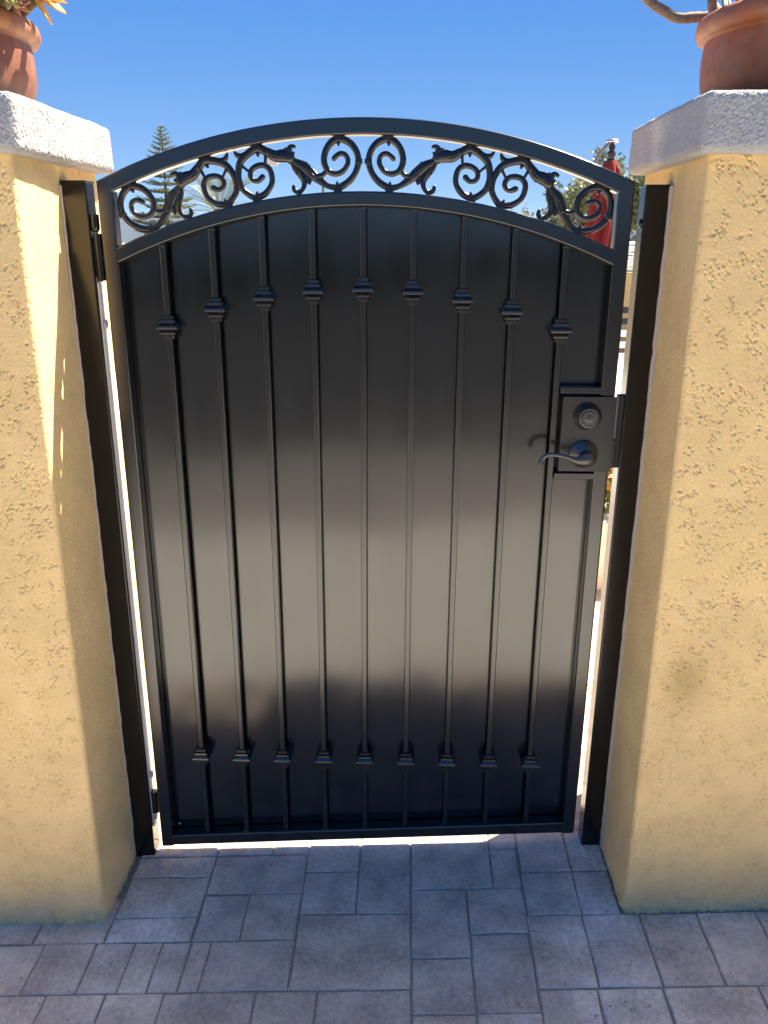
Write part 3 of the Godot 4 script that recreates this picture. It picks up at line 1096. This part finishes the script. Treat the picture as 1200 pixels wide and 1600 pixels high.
func wedge(mb: MB, a: Array, z: float, d: float) -> void:
	# a tapering block with softened long edges
	var p := arc_point(a[0], a[1], z)
	var q := arc_point(a[2], a[3], z)
	var t := (q - p).normalized()
	var s := t.cross(Vector3.BACK).normalized()
	var rings := []
	var norms := []
	for e in [[p, a[4]], [q, a[5]]]:
		var r := []
		var nn := []
		var hw: float = e[1]
		var prof := round_rect(hw * 2, d * 2, minf(hw, d) * 0.55, 2)
		for k in prof[0].size():
			r.append(e[0] + s * prof[0][k].x + Vector3.BACK * prof[0][k].y)
			nn.append(s * prof[1][k].x + Vector3.BACK * prof[1][k].y)
		rings.append(r); norms.append(nn)
	mb.skin(rings, norms)
	mb.cap(rings[0], -t)
	mb.cap(rings[1], t)

func scrollwork(t: Node3D) -> void:
	var z := -0.0165
	for k in 4:
		arc_shift = -0.5105 if k == 0 or k == 3 else 0.0
		arc_flip = 1.0 if k == 0 or k == 2 else -1.0
		var mb := MB.new()
		for s in ["stem", "lobe", "hook", "curl", "arm"]: stroke(mb, s, z, 0.50)
		for lb in [[0.141, 0.022, 0.133, 0.027], [0.153, 0.024, 0.150, 0.0375], [0.166, 0.022, 0.171, 0.0125], [0.118, -0.002, 0.112, 0.0075], [0.127, -0.006, 0.136, -0.0135], [0.108, -0.014, 0.102, -0.0045]]:
			wedge(mb, lb + [0.0075, 0.0014], z, 0.0036)
		# veins raised on the leaves
		for vein in [[0.098, -0.021, 0.118, -0.003, 0.136, 0.009], [0.148, 0.019, 0.166, 0.023, 0.182, 0.030], [0.1325, -0.004, 0.126, -0.016, 0.122, -0.028]]:
			var p := smooth([arc_point(vein[0], vein[1], z + 0.0056), arc_point(vein[2], vein[3], z + 0.0064), arc_point(vein[4], vein[5], z + 0.0046)], [0.0012, 0.0022, 0.0012], 4)
			mb.tube(p[0], p[1], 6, 0.9)
		var o := part("scroll_casting", mb, M.cast, t)
		mb = MB.new()
		for s in ["volute_ring", "link"]: stroke(mb, s, z, 0.72)
		for s in ["cusp_a", "cusp_b", "knob", "knob_in", "foot_a", "foot_b"]: wedge(mb, CAST_SHORT[s], z, 0.0042 if s.begins_with("cusp") else 0.0050)
		part("volute", mb, M.cast, o)
		mb = MB.new()
		for s in ["far_ring", "far_spiral", "horn"]: stroke(mb, s, z, 0.72)
		for s in ["link_a", "link_b", "cusp_c", "cusp_d", "foot_c", "foot_d", "foot_e", "bead"]: wedge(mb, CAST_SHORT[s], z, 0.0042 if s.begins_with("cusp") else 0.0050)
		part("volute", mb, M.cast, o)

# ---------------------------------------------------------------- pots
func fleshy_leaf(mb: MB, at: Vector3, dir: Vector3, up: Vector3, length: float, wide: float, thick: float, a: Color, b: Color, bend := 0.25) -> void:
	var d := dir.normalized()
	var s := d.cross(up).normalized()
	var u := s.cross(d).normalized()
	var rings := []
	var norms := []
	var tints := []
	for k in 8:
		var q := k / 7.0
		var w := wide * (0.28 + 0.72 * sin(pow(q, 0.8) * PI * 0.78)) * (1.0 - pow(q, 5.0) * 0.93)
		var c := at + d * length * q + u * length * bend * q * q
		var r := []
		var nn := []
		for j in 8:
			var g := TAU * j / 8
			var off := s * cos(g) * w + u * (sin(g) * thick * (1.0 - 0.7 * q) + absf(cos(g)) * w * 0.22)
			r.append(c + off)
			nn.append((s * cos(g) * thick + u * sin(g) * w + d * (0.8 if k == 7 else 0.0)).normalized())
		rings.append(r); norms.append(nn); tints.append(a.lerp(b, q))
	var first := mb.v.size()
	for k in 8:
		mb.tint = tints[k]
		for j in 8: mb.vert(rings[k][j], norms[k][j])
	for k in 7:
		for j in 8:
			var i := first + k * 8 + j
			var m := first + k * 8 + (j + 1) % 8
			mb.quad(i, m, m + 8, i + 8)
	mb.tint = b
	mb.cap(rings[7], d)
	mb.tint = Color.WHITE

func pot_mesh(s: float) -> MB:
	var prof := [Vector2(0.0002, 0.0), Vector2(0.150, 0.0), Vector2(0.160, 0.003), Vector2(0.170, 0.012), Vector2(0.180, 0.030), Vector2(0.186, 0.055), Vector2(0.188, 0.080), Vector2(0.187, 0.105), Vector2(0.185, 0.120), Vector2(0.184, 0.125),
		Vector2(0.192, 0.1258), Vector2(0.199, 0.129), Vector2(0.2035, 0.137), Vector2(0.2040, 0.145), Vector2(0.2015, 0.154), Vector2(0.197, 0.160), Vector2(0.191, 0.1635), Vector2(0.184, 0.164), Vector2(0.179, 0.160), Vector2(0.175, 0.148), Vector2(0.173, 0.130), Vector2(0.0002, 0.130)]
	var mb := MB.new()
	mb.lathe(prof, 96, Vector3.ZERO)
	var nz := noise(9.0, 131 + int(s), 4)
	for k in mb.v.size():
		var p := mb.v[k]
		var t := nz.get_noise_3d(p.x, p.y * 0.7, p.z)
		var col := Color(0.36, 0.108, 0.044) if s > 0 else Color(0.23, 0.085, 0.05)  # left bowl darker: its shade is put into the clay colour
		# lime bloom in soft runs, ochre wear on rim and belly
		col = col.lerp(Color(0.30, 0.19, 0.14), clampf(t * 1.1 + 0.02, 0.0, 0.4))
		if p.y > 0.1255: col = col.lerp(Color(0.46, 0.20, 0.085), clampf(0.25 + nz.get_noise_3d(p.x * 2.0, p.y, p.z * 2.0) * 1.2, 0.0, 0.8))
		mb.c[k] = col
	return mb

func pots() -> void:
	var base_y := 1.7335
	# left: succulent rosettes
	var t := thing("clay_pot", "terracotta bowl pot on the left pillar cap, dusty rose darkened by painted shade, with pale bloom", "flower pot", Vector3(-0.829, base_y, 0.0), "terracotta pots on the pillar caps")
	part("bowl", pot_mesh(-1.0), M.clay, t)
	var lp := thing("succulent", "succulent with orange and yellow tipped rosettes in the left pot", "plant", Vector3(-0.829, base_y + 0.128, 0.0), "potted succulents on the pillars")
	var so := MB.new()
	so.lathe([Vector2(0.0002, 0.006), Vector2(0.09, 0.004), Vector2(0.173, 0.002)], 32, Vector3(0, 0, 0))
	part("soil", so, M.soil, lp)
	var bark := Color(0.20, 0.15, 0.07)
	# stems: base (x, z), head (x, y, z), rosette size, palette
	var heads := [
		[0.145, 0.055, 0.240, 0.062, 0.060, 0.074, 0], [0.10, -0.06, 0.285, 0.105, -0.03, 0.055, 1], [0.05, 0.10, 0.085, 0.19, 0.13, 0.07, 2], [-0.04, 0.08, -0.02, 0.22, 0.11, 0.08, 1], [0.02, 0.02, 0.06, 0.28, 0.02, 0.09, 0],
		[0.12, -0.03, 0.186, 0.052, 0.02, 0.040, 2], [0.14, 0.03, 0.200, 0.045, 0.080, 0.030, 3], [-0.10, 0.0, -0.12, 0.24, 0.03, 0.08, 2], [0.0, -0.10, 0.02, 0.22, -0.13, 0.08, 1], [0.13, 0.0, 0.215, 0.125, 0.0, 0.070, 1],
		[0.152, 0.01, 0.150, 0.23, 0.02, 0.08, 2], [0.13, 0.06, 0.195, 0.095, 0.09, 0.055, 2]]
	var pal := [[Color(0.55, 0.26, 0.10), Color(0.85, 0.50, 0.06)], [Color(0.22, 0.07, 0.08), Color(0.34, 0.08, 0.10)], [Color(0.42, 0.20, 0.14), Color(0.55, 0.28, 0.20)], [Color(0.22, 0.24, 0.09), Color(0.42, 0.38, 0.12)]]
	for hd in heads:
		var st := MB.new()
		st.tint = bark
		var a := Vector3(hd[0], 0.0, hd[1])
		var b := Vector3(hd[2], hd[3], hd[4])
		var mid := a.lerp(b, 0.5) + Vector3(-0.004, 0.014, 0.0)
		var p := smooth([a, mid, b], [0.011, 0.010, 0.009], 5)
		st.tube(p[0], p[1], 9, 1.0, Vector3(0.1, 0.2, 1.0), sandy, 0.0012)
		part("stem", st, M.bark, lp)
		var rs := MB.new()
		var axis := (b - mid).normalized()
		var x := axis.cross(Vector3(0.1, 0.3, 0.9)).normalized()
		var y := axis.cross(x)
		for k in 15:
			var g := k * 2.399
			var lift := lerpf(0.05, 1.6, k / 14.0)
			var dir: Vector3 = (x * cos(g) + y * sin(g)) + axis * lift
			var c0: Color = pal[hd[6]][0]
			var c1: Color = pal[hd[6]][1]
			if hd[6] == 0 and k % 4 == 1: c1 = Color(0.92, 0.70, 0.14)
			fleshy_leaf(rs, b, dir, axis, hd[5] * rng.randf_range(0.75, 1.05) * (1.0 - 0.3 * k / 15.0), hd[5] * 0.23, 0.0045, c0, c1, 0.18)
		part("rosette", rs, M.plant, lp)

	# right: a branching succulent with red tips
	t = thing("clay_pot", "terracotta bowl pot on the right pillar cap, warm orange brown", "flower pot", Vector3(0.828, base_y, 0.0), "terracotta pots on the pillar caps")
	part("bowl", pot_mesh(1.0), M.clay, t)
	var rp := thing("branching_succulent", "bare branched succulent with red tips in the right pot, one limb reaching left", "plant", Vector3(0.828, base_y + 0.128, 0.0), "potted succulents on the pillars")
	so = MB.new()
	so.lathe([Vector2(0.0002, 0.006), Vector2(0.09, 0.004), Vector2(0.173, 0.002)], 32, Vector3(0, 0, 0))
	part("soil", so, M.soil, rp)
	var limbs := [
		[[-0.10, 0.0, -0.07], [-0.150, 0.045, -0.08], [-0.185, 0.0490, -0.08], [-0.224, 0.0475, -0.08], [-0.254, 0.0605, -0.08], [-0.287, 0.080, -0.08], [-0.315, 0.115, -0.08], [-0.32, 0.20, -0.08], [-0.35, 0.32, -0.10]],
		[[-0.145, 0.0, -0.05], [-0.168, 0.050, -0.05], [-0.176, 0.090, -0.05], [-0.200, 0.18, -0.05], [-0.19, 0.30, -0.06], [-0.22, 0.46, -0.06]],
		[[-0.05, 0.0, 0.06], [-0.075, 0.07, 0.07], [-0.05, 0.16, 0.06], [-0.09, 0.30, 0.03], [-0.07, 0.48, 0.02]],
		[[0.02, 0.0, -0.05], [0.03, 0.10, -0.06], [0.0, 0.25, -0.04], [0.04, 0.45, -0.08], [0.0, 0.62, -0.10]],
		[[0.08, 0.0, 0.08], [0.10, 0.07, 0.10], [0.14, 0.19, 0.08], [0.12, 0.34, 0.06]],
		[[-0.08, 0.0, -0.10], [-0.10, 0.12, -0.13], [-0.14, 0.30, -0.15], [-0.12, 0.52, -0.17]]]
	var li := 0
	for lb in limbs:
		var st := MB.new()
		st.tint = Color(0.34, 0.23, 0.17)
		var p := []
		var r := []
		for k in lb.size():
			p.append(Vector3(lb[k][0], lb[k][1], lb[k][2]))
			r.append(lerpf(0.0100, 0.0070, float(k) / lb.size()))
		var s := smooth(p, r, 5)
		st.tube(s[0], s[1], 10, 1.0, Vector3(0.15, 0.1, 1.0), sandy, 0.002)
		part("limb", st, M.bark, rp)
		var rs := MB.new()
		var end: Vector3 = p[-1]
		for k in 26:
			var dir := Vector3(rng.randf_range(-1, 1), rng.randf_range(-0.1, 1.2), rng.randf_range(-1, 1))
			var red := rng.randf() < 0.45
			fleshy_leaf(rs, end - Vector3(0, rng.randf_range(0.0, 0.09), 0), dir, Vector3.UP if absf(dir.y) < 1.0 else Vector3.RIGHT, rng.randf_range(0.03, 0.06), 0.010, 0.004, Color(0.12, 0.17, 0.07), Color(0.60, 0.08, 0.04) if red else Color(0.25, 0.32, 0.13), 0.1)
		part("leaf_tuft", rs, M.plant, rp)
		li += 1
	# low growth at the rim
	for k in 16:
		var g := rng.randf_range(0.0, TAU)
		var at := Vector3(cos(g), 0, sin(g)) * rng.randf_range(0.09, 0.165)
		if k < 10: at = Vector3(-0.12 + 0.027 * k, 0, -0.05 + 0.045 * sin(k * 1.9))
		var rs := MB.new()
		for j in 9:
			var dir := Vector3(rng.randf_range(-0.7, 0.7), 1.0, rng.randf_range(-0.7, 0.7))
			var kind := (k + j) % 4
			var c1: Color = [Color(0.72, 0.10, 0.04), Color(0.30, 0.36, 0.16), Color(0.66, 0.60, 0.48), Color(0.20, 0.26, 0.10)][kind]
			fleshy_leaf(rs, at, dir, Vector3(0.2, 0.1, 1.0), rng.randf_range(0.07, 0.13), 0.009, 0.004, Color(0.13, 0.16, 0.06), c1, 0.1)
		part("leaf_tuft", rs, M.plant, rp)

# ---------------------------------------------------------------- behind the gate
func leaf_quad(mb: MB, p: Vector3, d: Vector3, s: Vector3, length: float, wide: float) -> void:
	var nn := d.cross(s).normalized()
	if nn.y < 0: nn = -nn
	var a := mb.vert(p, nn)
	var b := mb.vert(p + d * length * 0.5 + s * wide, nn)
	var c := mb.vert(p + d * length, nn)
	var e := mb.vert(p + d * length * 0.5 - s * wide, nn)
	mb.quad(a, b, c, e)

func rand_dir() -> Vector3:
	return Vector3(rng.randfn(), rng.randfn(), rng.randfn()).normalized()

func norfolk_pine(at: Vector3, tall: float) -> void:
	var t := thing("norfolk_pine", "tall tiered conifer rising behind the left end of the gate", "tree", at)
	var tr := MB.new()
	tr.tint = Color(0.10, 0.08, 0.06)
	var path := []
	var rad := []
	for k in 9:
		path.append(Vector3(0.03 * sin(k * 1.3), tall * k / 8.0, 0.03 * cos(k * 2.1)))
		rad.append(lerpf(0.13, 0.015, k / 8.0))
	tr.tube(path, rad, 8, 1.0, Vector3(0.1, 0.0, 1.0))
	part("trunk", tr, M.bark, t)
	var br := MB.new()
	br.tint = Color(0.09, 0.08, 0.05)
	var cr := MB.new()
	var y := tall * 0.985
	var lvl := 0
	while y > tall * 0.12:
		var f := 1.0 - y / tall
		var reach := 0.12 + 2.1 * pow(f, 0.8)
		var nb := 5 if lvl < 3 else 7
		var off := rng.randf_range(0.0, TAU)
		for b in nb:
			var g := off + TAU * b / nb + rng.randf_range(-0.2, 0.2)
			var ln := reach * rng.randf_range(0.75, 1.08)
			var dir := Vector3(cos(g), lerpf(0.45, 0.02, minf(f * 2.2, 1.0)), sin(g)).normalized()
			var p0 := Vector3(0, y, 0)
			var bp := []
			var brd := []
			for k in 6:
				var q := k / 5.0
				bp.append(p0 + dir * ln * q + Vector3(0, -0.06 * ln * sin(q * PI) + 0.05 * ln * q * q, 0))
				brd.append(lerpf(0.018, 0.004, q) * (0.4 + f))
			br.tube(bp, brd, 4, 1.0, Vector3(0.1, 1.0, 0.2))
			# needled twigs along both sides, turned a little upwards
			var tw := int(7 + ln * 15)
			for k in tw:
				var q := lerpf(0.12, 1.0, (k + rng.randf()) / tw)
				var i := mini(int(q * 5), 4)
				var at0: Vector3 = bp[i].lerp(bp[i + 1], q * 5 - i)
				var across := Vector3(-sin(g), 0, cos(g)) * (1.0 if k % 2 else -1.0)
				var td := (dir * 0.8 + across * rng.randf_range(0.5, 1.0) + Vector3(0, rng.randf_range(0.1, 0.7), 0)).normalized()
				var tl := ln * 0.22 * (1.1 - q * 0.5) + 0.05
				for m in 5:
					var gr := rng.randf_range(0.75, 1.25)
					cr.tint = Color(0.12 * gr, 0.15 * gr, 0.055 * gr).lerp(Color(0.16, 0.15, 0.045), rng.randf() * 0.6)
					leaf_quad(cr, at0 + td * tl * m / 5.0, (td + rand_dir() * 0.6).normalized(), (td.cross(rand_dir())).normalized(), tl * 0.5, 0.017 + 0.016 * f)
		y -= tall * lerpf(0.022, 0.062, minf(f * 1.6, 1.0)) * rng.randf_range(0.85, 1.15)
		lvl += 1
	part("branches", br, M.bark, t)
	part("crown", cr, M.leaf, t)

func palm(at: Vector3, tall: float, fr: float, label: String) -> void:
	var t := thing("palm_tree", label, "palm tree", at, "palm trees behind the gate")
	var tr := MB.new()
	tr.tint = Color(0.16, 0.12, 0.09)
	var path := []
	var rad := []
	for k in 12:
		path.append(Vector3(0.05 * sin(k * 0.6), tall * k / 11.0, 0.0))
		rad.append(0.15 + (0.02 if k % 2 else 0.0) - 0.03 * k / 11.0)
	tr.tube(path, rad, 10, 1.0, Vector3(0.1, 0.0, 1.0))
	part("trunk", tr, M.bark, t)
	var top: Vector3 = path[-1]
	for k in 15:
		var g := k * 2.399 + rng.randf_range(-0.2, 0.2)
		var rise := rng.randf_range(0.2, 1.5)
		var d := Vector3(cos(g), rise, sin(g)).normalized()
		var cr := MB.new()
		var ln := fr * rng.randf_range(0.85, 1.1)
		var spine := []
		var sr := []
		for j in 12:
			var q := j / 11.0
			spine.append(top + d * ln * q + Vector3(0, -0.55 * ln * q * q * (1.15 - rise * 0.4), 0))
			sr.append(lerpf(0.016, 0.003, q))
		cr.tint = Color(0.15, 0.18, 0.10)
		cr.tube(spine, sr, 5, 1.0, Vector3(0.1, 0.9, 0.3))
		for j in 66:
			var q := 0.12 + 0.86 * (j / 66.0)
			var i := mini(int(q * 11), 10)
			var p: Vector3 = spine[i].lerp(spine[i + 1], q * 11 - i)
			var tan: Vector3 = (spine[i + 1] - spine[i]).normalized()
			var side := tan.cross(Vector3.UP).normalized() * (1.0 if j % 2 else -1.0)
			var ld := (side + tan * 0.7 + Vector3(0, 0.25, 0)).normalized()
			var ll := ln * 0.24 * sin(PI * (0.12 + 0.8 * q))
			cr.tint = Color(0.13, 0.17, 0.12).lerp(Color(0.20, 0.23, 0.16), rng.randf())
			leaf_quad(cr, p, ld, ld.cross(side.cross(tan)).normalized(), ll, 0.009)
		part("frond", cr, M.leaf, t)

# limbs that fork, then leaves round their ends
func tree(called: String, label: String, category: String, at: Vector3, tall: float, wide: float, leaves: int, size: float, c0: Color, c1: Color, bare: float, group := "") -> void:
	var t := thing(called, label, category, at, group)
	var tr := MB.new()
	tr.tint = Color(0.36, 0.35, 0.33) if bare > 0.5 else Color(0.15, 0.12, 0.10)
	var tips := []
	var todo := [[Vector3.ZERO, Vector3(rng.randf_range(-0.1, 0.1), 1, rng.randf_range(-0.1, 0.1)), tall * 0.36, tall * 0.022, 0]]
	while todo.size():
		var b: Array = todo.pop_back()
		var p: Vector3 = b[0]
		var d: Vector3 = b[1].normalized()
		var path := [p]
		var rad := [b[3]]
		for k in 4:
			d = (d + rand_dir() * 0.16).normalized()
			p += d * b[2] / 4.0
			path.append(p)
			rad.append(maxf(b[3] * (1.0 - 0.11 * (k + 1)), 0.013 if bare > 0.5 else 0.005))
		tr.tube(path, rad, 6 if b[4] < 2 else 4, 1.0, Vector3(0.21, 0.1, 1.0))
		if b[4] >= 4:
			tips.append([p, d])
			continue
		if b[4] >= 2: tips.append([path[3], d])
		for k in (4 if b[4] == 0 else 3 if b[4] < 3 else 2):
			var nd: Vector3 = d * 0.75 + rand_dir() * 0.8 + Vector3(0, 0.15 + bare * 0.5, 0)
			nd.x *= wide; nd.z *= wide
			todo.append([p - d * b[2] * rng.randf_range(0.0, 0.25), nd, b[2] * rng.randf_range(0.55, 0.78), b[3] * 0.56, b[4] + 1])
	part("trunk", tr, M.bark, t)
	var cr := MB.new()
	for k in leaves:
		var tip: Array = tips[k % tips.size()]
		if fmod(tip[0].x * 12.9 + tip[0].z * 7.7 + 100.0, 1.0) < bare: continue
		var p: Vector3 = tip[0] + rand_dir() * rng.randf() * tall * 0.055
		cr.tint = c0.lerp(c1, rng.randf())
		var d: Vector3 = (rand_dir() + tip[1] * 0.5).normalized()
		leaf_quad(cr, p, d, d.cross(rand_dir()).normalized(), size * rng.randf_range(0.7, 1.3), size * 0.24)
	if cr.v.size(): part("crown", cr, M.leaf, t)

func beyond() -> void:
	norfolk_pine(Vector3(-12.15, -0.3, -41.5), 7.15)
	palm(Vector3(-5.2, -0.3, -22.0), 2.55, 1.9, "feathery grey green palm just right of the tiered conifer, seen through the scrolls")
	tree("yellow_shrub", "yellow green leafy shrub at the foot of the tiered conifer", "shrub", Vector3(-6.7, -0.3, -20.0), 2.25, 1.3, 5200, 0.10, Color(0.16, 0.20, 0.03), Color(0.34, 0.32, 0.05), 0.0, "shrubs behind the gate")
	tree("yellow_shrub", "low yellow green shrub under the bare twiggy tree, right of centre", "shrub", Vector3(2.45, -0.3, -17.0), 2.05, 1.5, 5200, 0.10, Color(0.15, 0.17, 0.04), Color(0.36, 0.33, 0.08), 0.0, "shrubs behind the gate")
	tree("bare_tree", "bare twiggy grey tree right of centre behind the scrollwork", "tree", Vector3(2.75, -0.3, -20.0), 3.2, 1.1, 2600, 0.07, Color(0.22, 0.22, 0.20), Color(0.33, 0.33, 0.30), 0.75)
	tree("olive_tree", "grey green olive tree behind the red umbrella", "tree", Vector3(3.35, -0.3, -12.5), 3.75, 1.0, 15000, 0.085, Color(0.10, 0.13, 0.07), Color(0.25, 0.27, 0.15), 0.0)
	umbrella()
	street_light()
	neighbour()

func umbrella() -> void:
	var at := Vector3(1.415, -0.05, -4.14)
	var t := thing("patio_umbrella", "closed red patio umbrella behind the right end of the gate", "umbrella", at)
	var mb := MB.new()
	mb.lathe([Vector2(0.019, 0.0), Vector2(0.019, 2.10), Vector2(0.019, 2.10), Vector2(0.0002, 2.10)], 14, Vector3.ZERO)
	part("pole", mb, M.grey, t)
	mb = MB.new()
	mb.lathe([Vector2(0.27, 0.0), Vector2(0.27, 0.05), Vector2(0.25, 0.07), Vector2(0.03, 0.09), Vector2(0.03, 0.30), Vector2(0.019, 0.30)], 28, Vector3.ZERO)
	part("base", mb, M.dark, t)
	mb = MB.new()
	mb.lathe([Vector2(0.021, 2.05), Vector2(0.026, 2.07), Vector2(0.018, 2.085), Vector2(0.028, 2.10), Vector2(0.030, 2.115), Vector2(0.016, 2.13), Vector2(0.022, 2.15), Vector2(0.014, 2.165), Vector2(0.010, 2.175)], 14, Vector3.ZERO)
	var hub := part("hub", mb, M.dark, t)
	mb = MB.new()
	mb.lathe([Vector2(0.0002, 2.172), Vector2(0.036, 2.174), Vector2(0.044, 2.180), Vector2(0.040, 2.190), Vector2(0.024, 2.199), Vector2(0.0002, 2.202)], 18, Vector3.ZERO)
	part("finial", mb, M.chrome, hub)
	# side arm that carries the canopy
	mb = MB.new()
	var s := smooth([Vector3(-0.02, 2.17, 0.0), Vector3(-0.075, 2.12, 0.02), Vector3(-0.115, 2.02, 0.03), Vector3(-0.125, 1.88, 0.03)], [0.010, 0.014, 0.016, 0.016], 5)
	mb.tube(s[0], s[1], 8)
	part("arm", mb, M.grey, t)
	# furled cloth: deep folds wound round the pole
	mb = MB.new()
	var seg := 96
	var rows := 60
	var nz := noise(3.0, 141, 3)
	var rings := []
	for k in rows + 1:
		var q := k / float(rows)
		var y := lerpf(2.065, 0.92, q)
		var base := 0.036 + 0.125 * pow(q, 0.62)
		if q > 0.62: base *= lerpf(1.0, 0.80, sin(clampf((q - 0.62) / 0.12, 0.0, 1.0) * PI))
		var r := []
		for j in seg:
			var w := TAU * j / seg
			var fold := sin(w * 8.0 + y * 5.0 + nz.get_noise_2d(y * 0.5, 0.0) * 1.5)
			var rr := base * (1.0 + 0.30 * fold * smoothstep(0.0, 0.12, q) + 0.10 * nz.get_noise_3d(cos(w) * 0.5, y * 0.6, sin(w) * 0.5))
			r.append(Vector3(cos(w) * rr - 0.05 * q * q, y, sin(w) * rr))
		rings.append(r)
	var first := mb.v.size()
	for k in rows + 1:
		for j in seg:
			var g: Vector3 = (rings[k][(j + 1) % seg] - rings[k][(j + seg - 1) % seg]).cross(rings[mini(k + 1, rows)][j] - rings[maxi(k - 1, 0)][j]).normalized()
			var out := Vector3(rings[k][j].x, 0, rings[k][j].z)
			mb.vert(rings[k][j], g if g.dot(out) > 0 else -g)
	for k in rows:
		for j in seg:
			var a := first + k * seg + j
			var b := first + k * seg + (j + 1) % seg
			mb.quad(a, b, b + seg, a + seg)
	var can := part("canopy", mb, M.red, t)
	mb = MB.new()
	var loop := []
	for j in 41:
		var w := TAU * j / 40.0
		loop.append(Vector3(cos(w) * 0.150 - 0.03, 1.44 + 0.09 * cos(w + 0.6), sin(w) * 0.150))
	var lr := []
	for j in 41: lr.append(0.020)
	mb.tube(loop, lr, 8, 0.35, Vector3.UP)
	part("tie_strap", mb, M.red, can)

func street_light() -> void:
	var at := Vector3(-5.89, -0.3, -58.0)
	var t := thing("street_light", "distant grey street light on a thin pole with a long arm, left of centre", "street light", at)
	var mb := MB.new()
	mb.lathe([Vector2(0.14, 0.0), Vector2(0.10, 6.3), Vector2(0.10, 6.3), Vector2(0.0002, 6.32)], 10, Vector3.ZERO)
	part("pole", mb, M.grey, t)
	mb = MB.new()
	mb.tube([Vector3(0, 6.05, 0), Vector3(-1.0, 6.55, 0), Vector3(-2.0, 6.95, 0), Vector3(-3.2, 7.2, 0)], [0.055, 0.05, 0.05, 0.05], 7)
	part("arm", mb, M.grey, t)
	mb = MB.new()
	mb.box(Vector3(0.78, 0.5, 0.5), Vector3(-3.45, 7.05, 0), 0.08)
	var hd := part("lamp_head", mb, M.white, t)
	mb = MB.new()
	mb.box(Vector3(0.6, 0.06, 0.4), Vector3(-3.45, 6.775, 0), 0.02)
	part("lens", mb, M.lens, hd)

func neighbour() -> void:
	# a low tan wall topped with white slats, past the umbrella
	var t := thing("slatted_garden_wall", "tan garden wall topped by white slats, seen through the gap beside the lock post", "wall", Vector3(3.4, -0.3, -10.0))
	var mb := MB.new()
	mb.box(Vector3(2.6, 1.42, 0.18), Vector3(0.6, 0.71, 0), 0.01)
	part("wall_body", mb, M.tan, t)
	for k in 9:
		mb = MB.new()
		mb.box(Vector3(2.5, 0.034, 0.02), Vector3(0.6, 1.445 + k * 0.045, 0), 0.003, Basis(Vector3.RIGHT, 0.5))
		part("slat", mb, M.white, t)
	for x in [-0.66, 0.6, 1.86]:
		mb = MB.new()
		mb.box(Vector3(0.07, 0.46, 0.07), Vector3(x, 1.65, 0), 0.004)
		part("slat_post", mb, M.white, t)
	# a slatted bench in front of it
	t = thing("slatted_bench", "white and black slatted bench, only a sliver showing beside the lock post", "bench", Vector3(2.62, -0.28, -8.0))
	for k in 5:
		mb = MB.new()
		mb.box(Vector3(1.3, 0.075, 0.03), Vector3(0.3, 0.52 + k * 0.13, -0.03 * k), 0.004, Basis(Vector3.RIGHT, -0.2))
		part("back_slat", mb, M.white if k < 3 else M.dark, t)
	for k in 4:
		mb = MB.new()
		mb.box(Vector3(1.3, 0.03, 0.09), Vector3(0.3, 0.42, 0.06 + k * 0.11), 0.004)
		part("seat_slat", mb, M.white, t)
	for x in [-0.33, 0.93]:
		for z in [0.02, 0.42]:
			mb = MB.new()
			mb.box(Vector3(0.05, 0.42 if z > 0.1 else 1.0, 0.05), Vector3(x, 0.21 if z > 0.1 else 0.5, z - 0.05), 0.004)
			part("leg", mb, M.dark, t)
	# an orange flowered plant in a white planter behind the lock post
	t = thing("white_planter", "white box planter behind the lock post gap", "planter", Vector3(1.05, 0.03, -1.75))
	mb = MB.new()
	mb.box(Vector3(0.5, 0.34, 0.34), Vector3(0, 0.17, 0), 0.012)
	part("planter_box", mb, M.white, t)
	t = thing("orange_flowers", "small orange flowering plant in the white planter behind the lock post", "plant", Vector3(1.05, 0.37, -1.75))
	mb = MB.new()
	for k in 900:
		var p := Vector3(rng.randf_range(-0.22, 0.22), rng.randf_range(-0.02, 0.22), rng.randf_range(-0.14, 0.14))
		mb.tint = Color(0.10, 0.15, 0.04).lerp(Color(0.22, 0.26, 0.08), rng.randf())
		var d := (rand_dir() + Vector3(0, 0.6, 0)).normalized()
		leaf_quad(mb, p, d, d.cross(rand_dir()).normalized(), 0.05, 0.012)
	part("leaves", mb, M.leaf, t)
	mb = MB.new()
	for k in 160:
		var p := Vector3(rng.randf_range(-0.22, 0.22), rng.randf_range(0.12, 0.27), rng.randf_range(-0.14, 0.14))
		mb.tint = Color(0.72, 0.22, 0.03)
		for j in 3:
			var d := rand_dir()
			leaf_quad(mb, p, d, d.cross(rand_dir()).normalized(), 0.03, 0.011)
	part("blossoms", mb, M.leaf, t)
